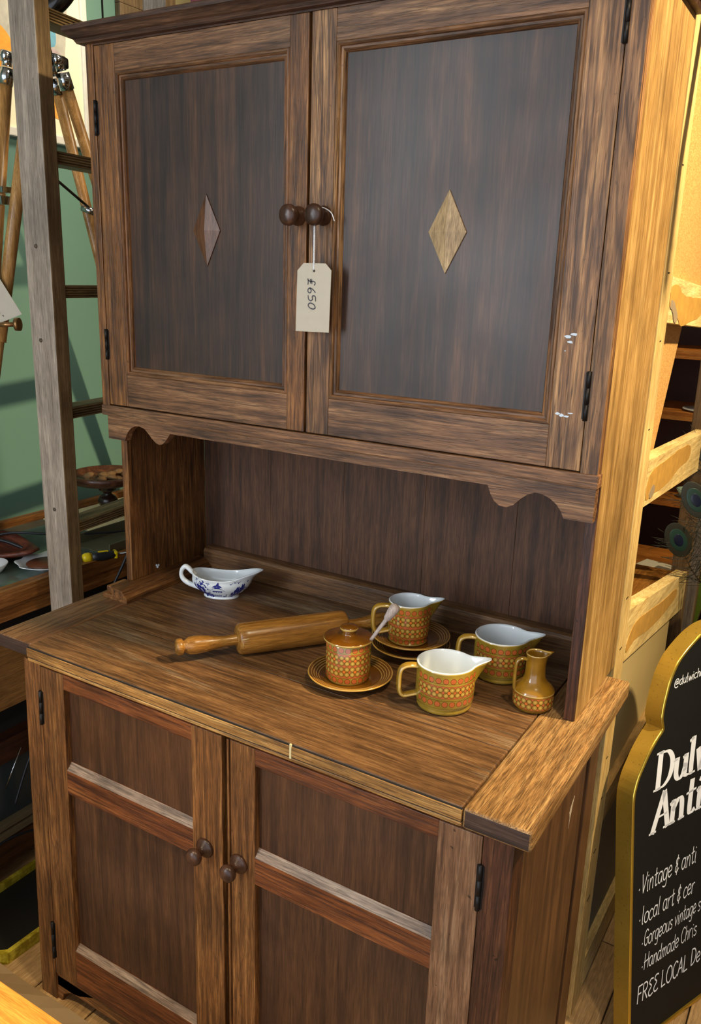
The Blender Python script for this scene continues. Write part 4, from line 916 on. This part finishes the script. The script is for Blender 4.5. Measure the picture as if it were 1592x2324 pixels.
bm = B(); lathe(bm, [(.001, 0), (.035, .001), (.05, .03), (.047, .03), (.033, .004), (.001, .004)], 32, cap=False, M=Matrix.Translation((.84, 1.96, -.060))); tag(obj('shelf_bowl', bm, plain('celadon', (180, 204, 180), .2)), 'pale green bowl on the lower shelf of the bookcase', 'bowl')
sdk = thing('side_table', 'honey wooden table holding a newspaper in front of the bookcase', 'table', (.86, 1.5, -.81), world=True)
bm = B(); box(bm, .3, .955, 1.28, 1.86, -.260, -.235, bev=.003); obj('tabletop', bm, orw, sdk)
bm = B(); box(bm, .32, .935, 1.30, 1.84, -.30, -.262, bev=.002); obj('apron', bm, wood('apron_wood', (70, 40, 20), (100, 60, 30), (124, 80, 44), 'x'), sdk)
for a in (.33, .875):
    for b in (1.31, 1.78): bm = B(); box(bm, a, a+.05, b, b+.05, -.81, -.30); obj('leg', bm, orw, sdk)
nw = thing('newspaper', 'folded newspaper with grey pictures lying on the table behind', 'newspaper', (.83, 1.50, -.2345), -.25)
bm = B(); box(bm, -.10, .12, -.13, .16, 0, .006, bev=.001); obj('pages', bm, plain('newsprint', (226, 220, 196), .8, var=.03), nw)
bm = B(); box(bm, -.05, .035, -.11, -.02, .006, .0066, bev=0); box(bm, -.04, .045, .03, .12, .006, .0066, bev=0); obj('printed_picture', bm, plain('news_grey', (120, 112, 100), .8, var=.4, scale=60), nw)
bm = B()
for i in range(22): box(bm, .050, .105, -.11+i*.011, -.106+i*.011, .006, .0065, bev=0)
xx = obj('printed_lines', bm, plain('news_ink', (70, 68, 64), .8), nw); xx['kind'] = 'stuff'
gp = thing('grey_post', 'grey weathered wooden post standing behind the raw unit on the right', 'post', (.985, 1.10, -.81), 0)
bm = B(); box(bm, -.033, .033, -.02, .02, 0, 2.3, bev=.003)
for f in bm.faces:
    if f.normal.x > .9: f.material_index = 1
obj('post', bm, [greyw, brw], gp)
vz = thing('black_vase', 'tall black vase holding peacock feathers at the right frame edge', 'vase', (1.095, .94, -.81))
bm = B(); lathe(bm, [(.001, 0), (.05, 0), (.055, .02), (.045, .2), (.052, .5), (.048, .68), (.036, .75), (.040, .765), (.036, .765), (.030, .75), (.001, .6)], 36, cap=False); obj('body', bm, plain('black_gloss', (14, 14, 14), .15), vz)
barbm = plain('feather_barb', (30, 30, 16), .5, var=.3); eyem = plain('feather_green', (24, 52, 44), .35, var=.3); eyeb = plain('feather_blue', (8, 18, 44), .3); sten = plain('feather_stem', (52, 40, 24), .5)
random.seed(21)
def feather(base, mid, tip, label):
    f = thing('peacock_feather', label, 'feather', base, 0, 'peacock feathers in the black vase', world=True)
    sp = catmull([base, mid, tip], 10); bm = B(); tube(bm, sp, [.0022*(1-.7*i/(len(sp)-1)) for i in range(len(sp))], 6); obj('stem', bm, sten, f)
    T = Vector(tip); d = (T-Vector(mid)).normalized(); s = d.cross(Vector((.5, -.85, 0))).normalized()
    for nm, k, m, off in (('eye_rim', .030, barbm, 0), ('eye_green', .020, eyem, .0012), ('eye_blue', .011, eyeb, .0024)):
        bm = B(); bmesh.ops.create_uvsphere(bm, u_segments=20, v_segments=10, radius=1, matrix=Matrix.Translation(T-d*.005+Vector((.5, -.85, 0))*off) @ Matrix((( s.x*k, d.x*k*1.6, .5*.0018, 0), (s.y*k, d.y*k*1.6, -.85*.0018, 0), (s.z*k, d.z*k*1.6, 0, 0), (0, 0, 0, 1)))); obj(nm, bm, m, f)
    bm = B()
    for i in range(90):
        q = sp[random.randrange(6, len(sp))]; sd_ = random.choice((-1, 1)); ln = random.uniform(.035, .085)
        e = q+s*sd_*ln*.8+d*ln*random.uniform(.2, .8)+Vector((random.uniform(-.01, .01),)*3)
        m_ = (q+e)/2+d*random.uniform(-.012, .004); tube(bm, catmull([q, m_, e], 3), .0006, 3)
    b_ = obj('barbs', bm, barbm, f); b_['kind'] = 'stuff'
feather((1.095, .94, -.06), (1.06, .92, .09), (1.005, .905, .185), 'drooping peacock feather, lowest of the bunch at the right frame edge')
feather((1.090, .94, -.06), (1.03, .93, .16), (1.020, .935, .31), 'upright peacock feather rising beside the raw unit rail')
feather((1.085, .94, -.06), (1.03, .90, .0), (.985, .868, .09), 'thin brown peacock feather bending left over the newspaper')
gn = thing('green_box', 'green printed box standing low behind the black vase', 'box', (1.09, 1.42, -.81))
bm = B(); box(bm, -.10, .18, -.1, .1, .50, .70, bev=.004); obj('box_body', bm, plain('lime_green', (132, 160, 50), .5, var=.1), gn)
bm = B(); random.seed(2)
for i in range(26): a, b = random.uniform(-.09, .14), random.uniform(.54, .66); box(bm, a, a+random.uniform(.01, .03), -.1008, -.0995, b, b+.008, bev=0)
gq = obj('white_marks', bm, white, gn); gq['kind'] = 'stuff'
bm = B(); box(bm, -.11, .19, -.11, .11, .0, .50, bev=.004); obj('stand', bm, wood('stand_wood', (80, 52, 28), (110, 74, 42), (130, 92, 56), 'x'), gn)

# ================================================================ SIGN
al = .12; P0 = Vector((1.124, .258, -.81)); e = Vector((.406, .914, 0)).normalized(); n = Vector((e.y, -e.x, 0)); d = Vector((0, 0, 1))*math.cos(al)-n*math.sin(al); Nf = e.cross(d)
if Nf.dot(n) < 0: Nf = -Nf
sg = thing('chalkboard_sign', 'black chalkboard sign with arched gold frame and white lettering standing at right', 'sign', P0, 0, world=True)
def SP(s, h, o=0.): return P0+e*s+d*h+Nf*o
WS = .50
hl = [(-.001, .0), (-.003, .15), (-.004, .30), (-.005, .45), (-.005, .5431), (.001, .572), (.010, .592), (.0204, .6065), (.036, .627), (.0509, .6424), (.0665, .656), (.0795, .666), (.0795, .673), (.0765, .688), (.0785, .703), (.083, .720), (.089, .736), (.098, .758), (.1104, .7775), (.126, .795), (.1452, .8085), (.170, .822), (.1955, .8327), (.225, .840), (.25, .842)]
hl = [(v.x, v.y) for v in catmull([(a, b, 0) for a, b in hl], 3)]
outl = hl+[(WS-a, b) for a, b in hl[::-1][1:]]
def inset(pts, t):
    n_ = len(pts); o = []
    for i in range(n_):
        a = Vector((*pts[i-1], 0)); b = Vector((*pts[i], 0)); c = Vector((*pts[(i+1) % n_], 0))
        n1 = (b-a).normalized(); n2 = (c-b).normalized(); m = (Vector((n1.y, -n1.x, 0))+Vector((n2.y, -n2.x, 0)))
        m = m.normalized() if m.length > .1 else Vector((n1.y, -n1.x, 0)); k = max(.5, m.dot(Vector((n1.y, -n1.x, 0)))); q = b+m*t/k; o.append((q.x, q.y))
    return o
brass = NT('aged_gold'); ns = brass.noise(brass.coord(), 190, 4, .7); ns2 = brass.noise(brass.coord(), 9, 3)
gold = brass.out(brass.mix(brass.ramp(ns, [(.60, 0.), (.72, 1.)]), brass.mix(ns2, lin((150, 118, 34)), lin((200, 166, 70))), lin((96, 78, 36))), .42, .6, .45)
bead = plain('bright_gold', (226, 196, 84), .2, .9, var=.08)
T = .036
prf = [(0, -T), (0, -.001), (.0012, .0012), (.0035, .0022), (.0065, .0012), (.0075, -.0005), (.0080, -.004)]
bm = B(); rows = []
for t_, o_ in prf: rows.append([bm.verts.new(SP(a, b, o_)) for a, b in inset(outl, t_)])
m_ = len(outl)
for k in range(len(rows)-1):
    for i in range(m_):
        f = bm.faces.new((rows[k][i], rows[k][(i+1) % m_], rows[k+1][(i+1) % m_], rows[k+1][i])); f.material_index = 0 if k < 1 else 1; f.smooth = k > 0
obj('frame', bm, [gold, bead], sg)
bm = B(); io = inset(outl, .006); va = [bm.verts.new(SP(a, b, -.003)) for a, b in io]; vb = [bm.verts.new(SP(a, b, -T)) for a, b in io]
bm.faces.new(va); bm.faces.new(vb[::-1])
for i in range(m_): bm.faces.new((va[i], va[(i+1) % m_], vb[(i+1) % m_], vb[i]))
obj('board', bm, plain('chalkboard_black', (24, 25, 25), .6, var=.12, scale=8, spec=.2), sg)
chalk = plain('white_paint_pen', (238, 242, 255), .6, var=.04)
random.seed(4)
def line(nm, text, s, h, cap, wd, shear, space=1., serif=False, jit=.04, xs=1.):
    bm = B(); write(bm, text, SP(s, h, -.0028), e, d, Nf, cap, wd, shear, space, serif, .0006, jit, xs); obj(nm, bm, chalk, sg)
line('small_lettering', '@dulwicha', .118, .7430, .018, .0018, .16, 1.)
line('large_lettering', 'Dulw', .0640, .5440, .074, .0110, .12, 1.02, True, 0, 1.04)
line('large_lettering', 'Anti', .0600, .4560, .076, .0110, .12, 1.0, True, 0, 1.05)
line('handwritten_line', '.Vintage & anti', .0200, .3370, .040, .0028, .12, .98, xs=.66)
line('handwritten_line', '.local art & cer', .0240, .2690, .038, .0028, .12, .98, xs=.66)
line('handwritten_line', '.Gorgeous vintage s', .0350, .2170, .034, .0026, .12, .98, xs=.60)
line('handwritten_line', '.Handmade Chris', .0360, .1640, .034, .0026, .12, .98, xs=.66)
line('handwritten_line', 'FREE LOCAL De', .0250, .0950, .037, .0034, .10, .98, xs=.76)
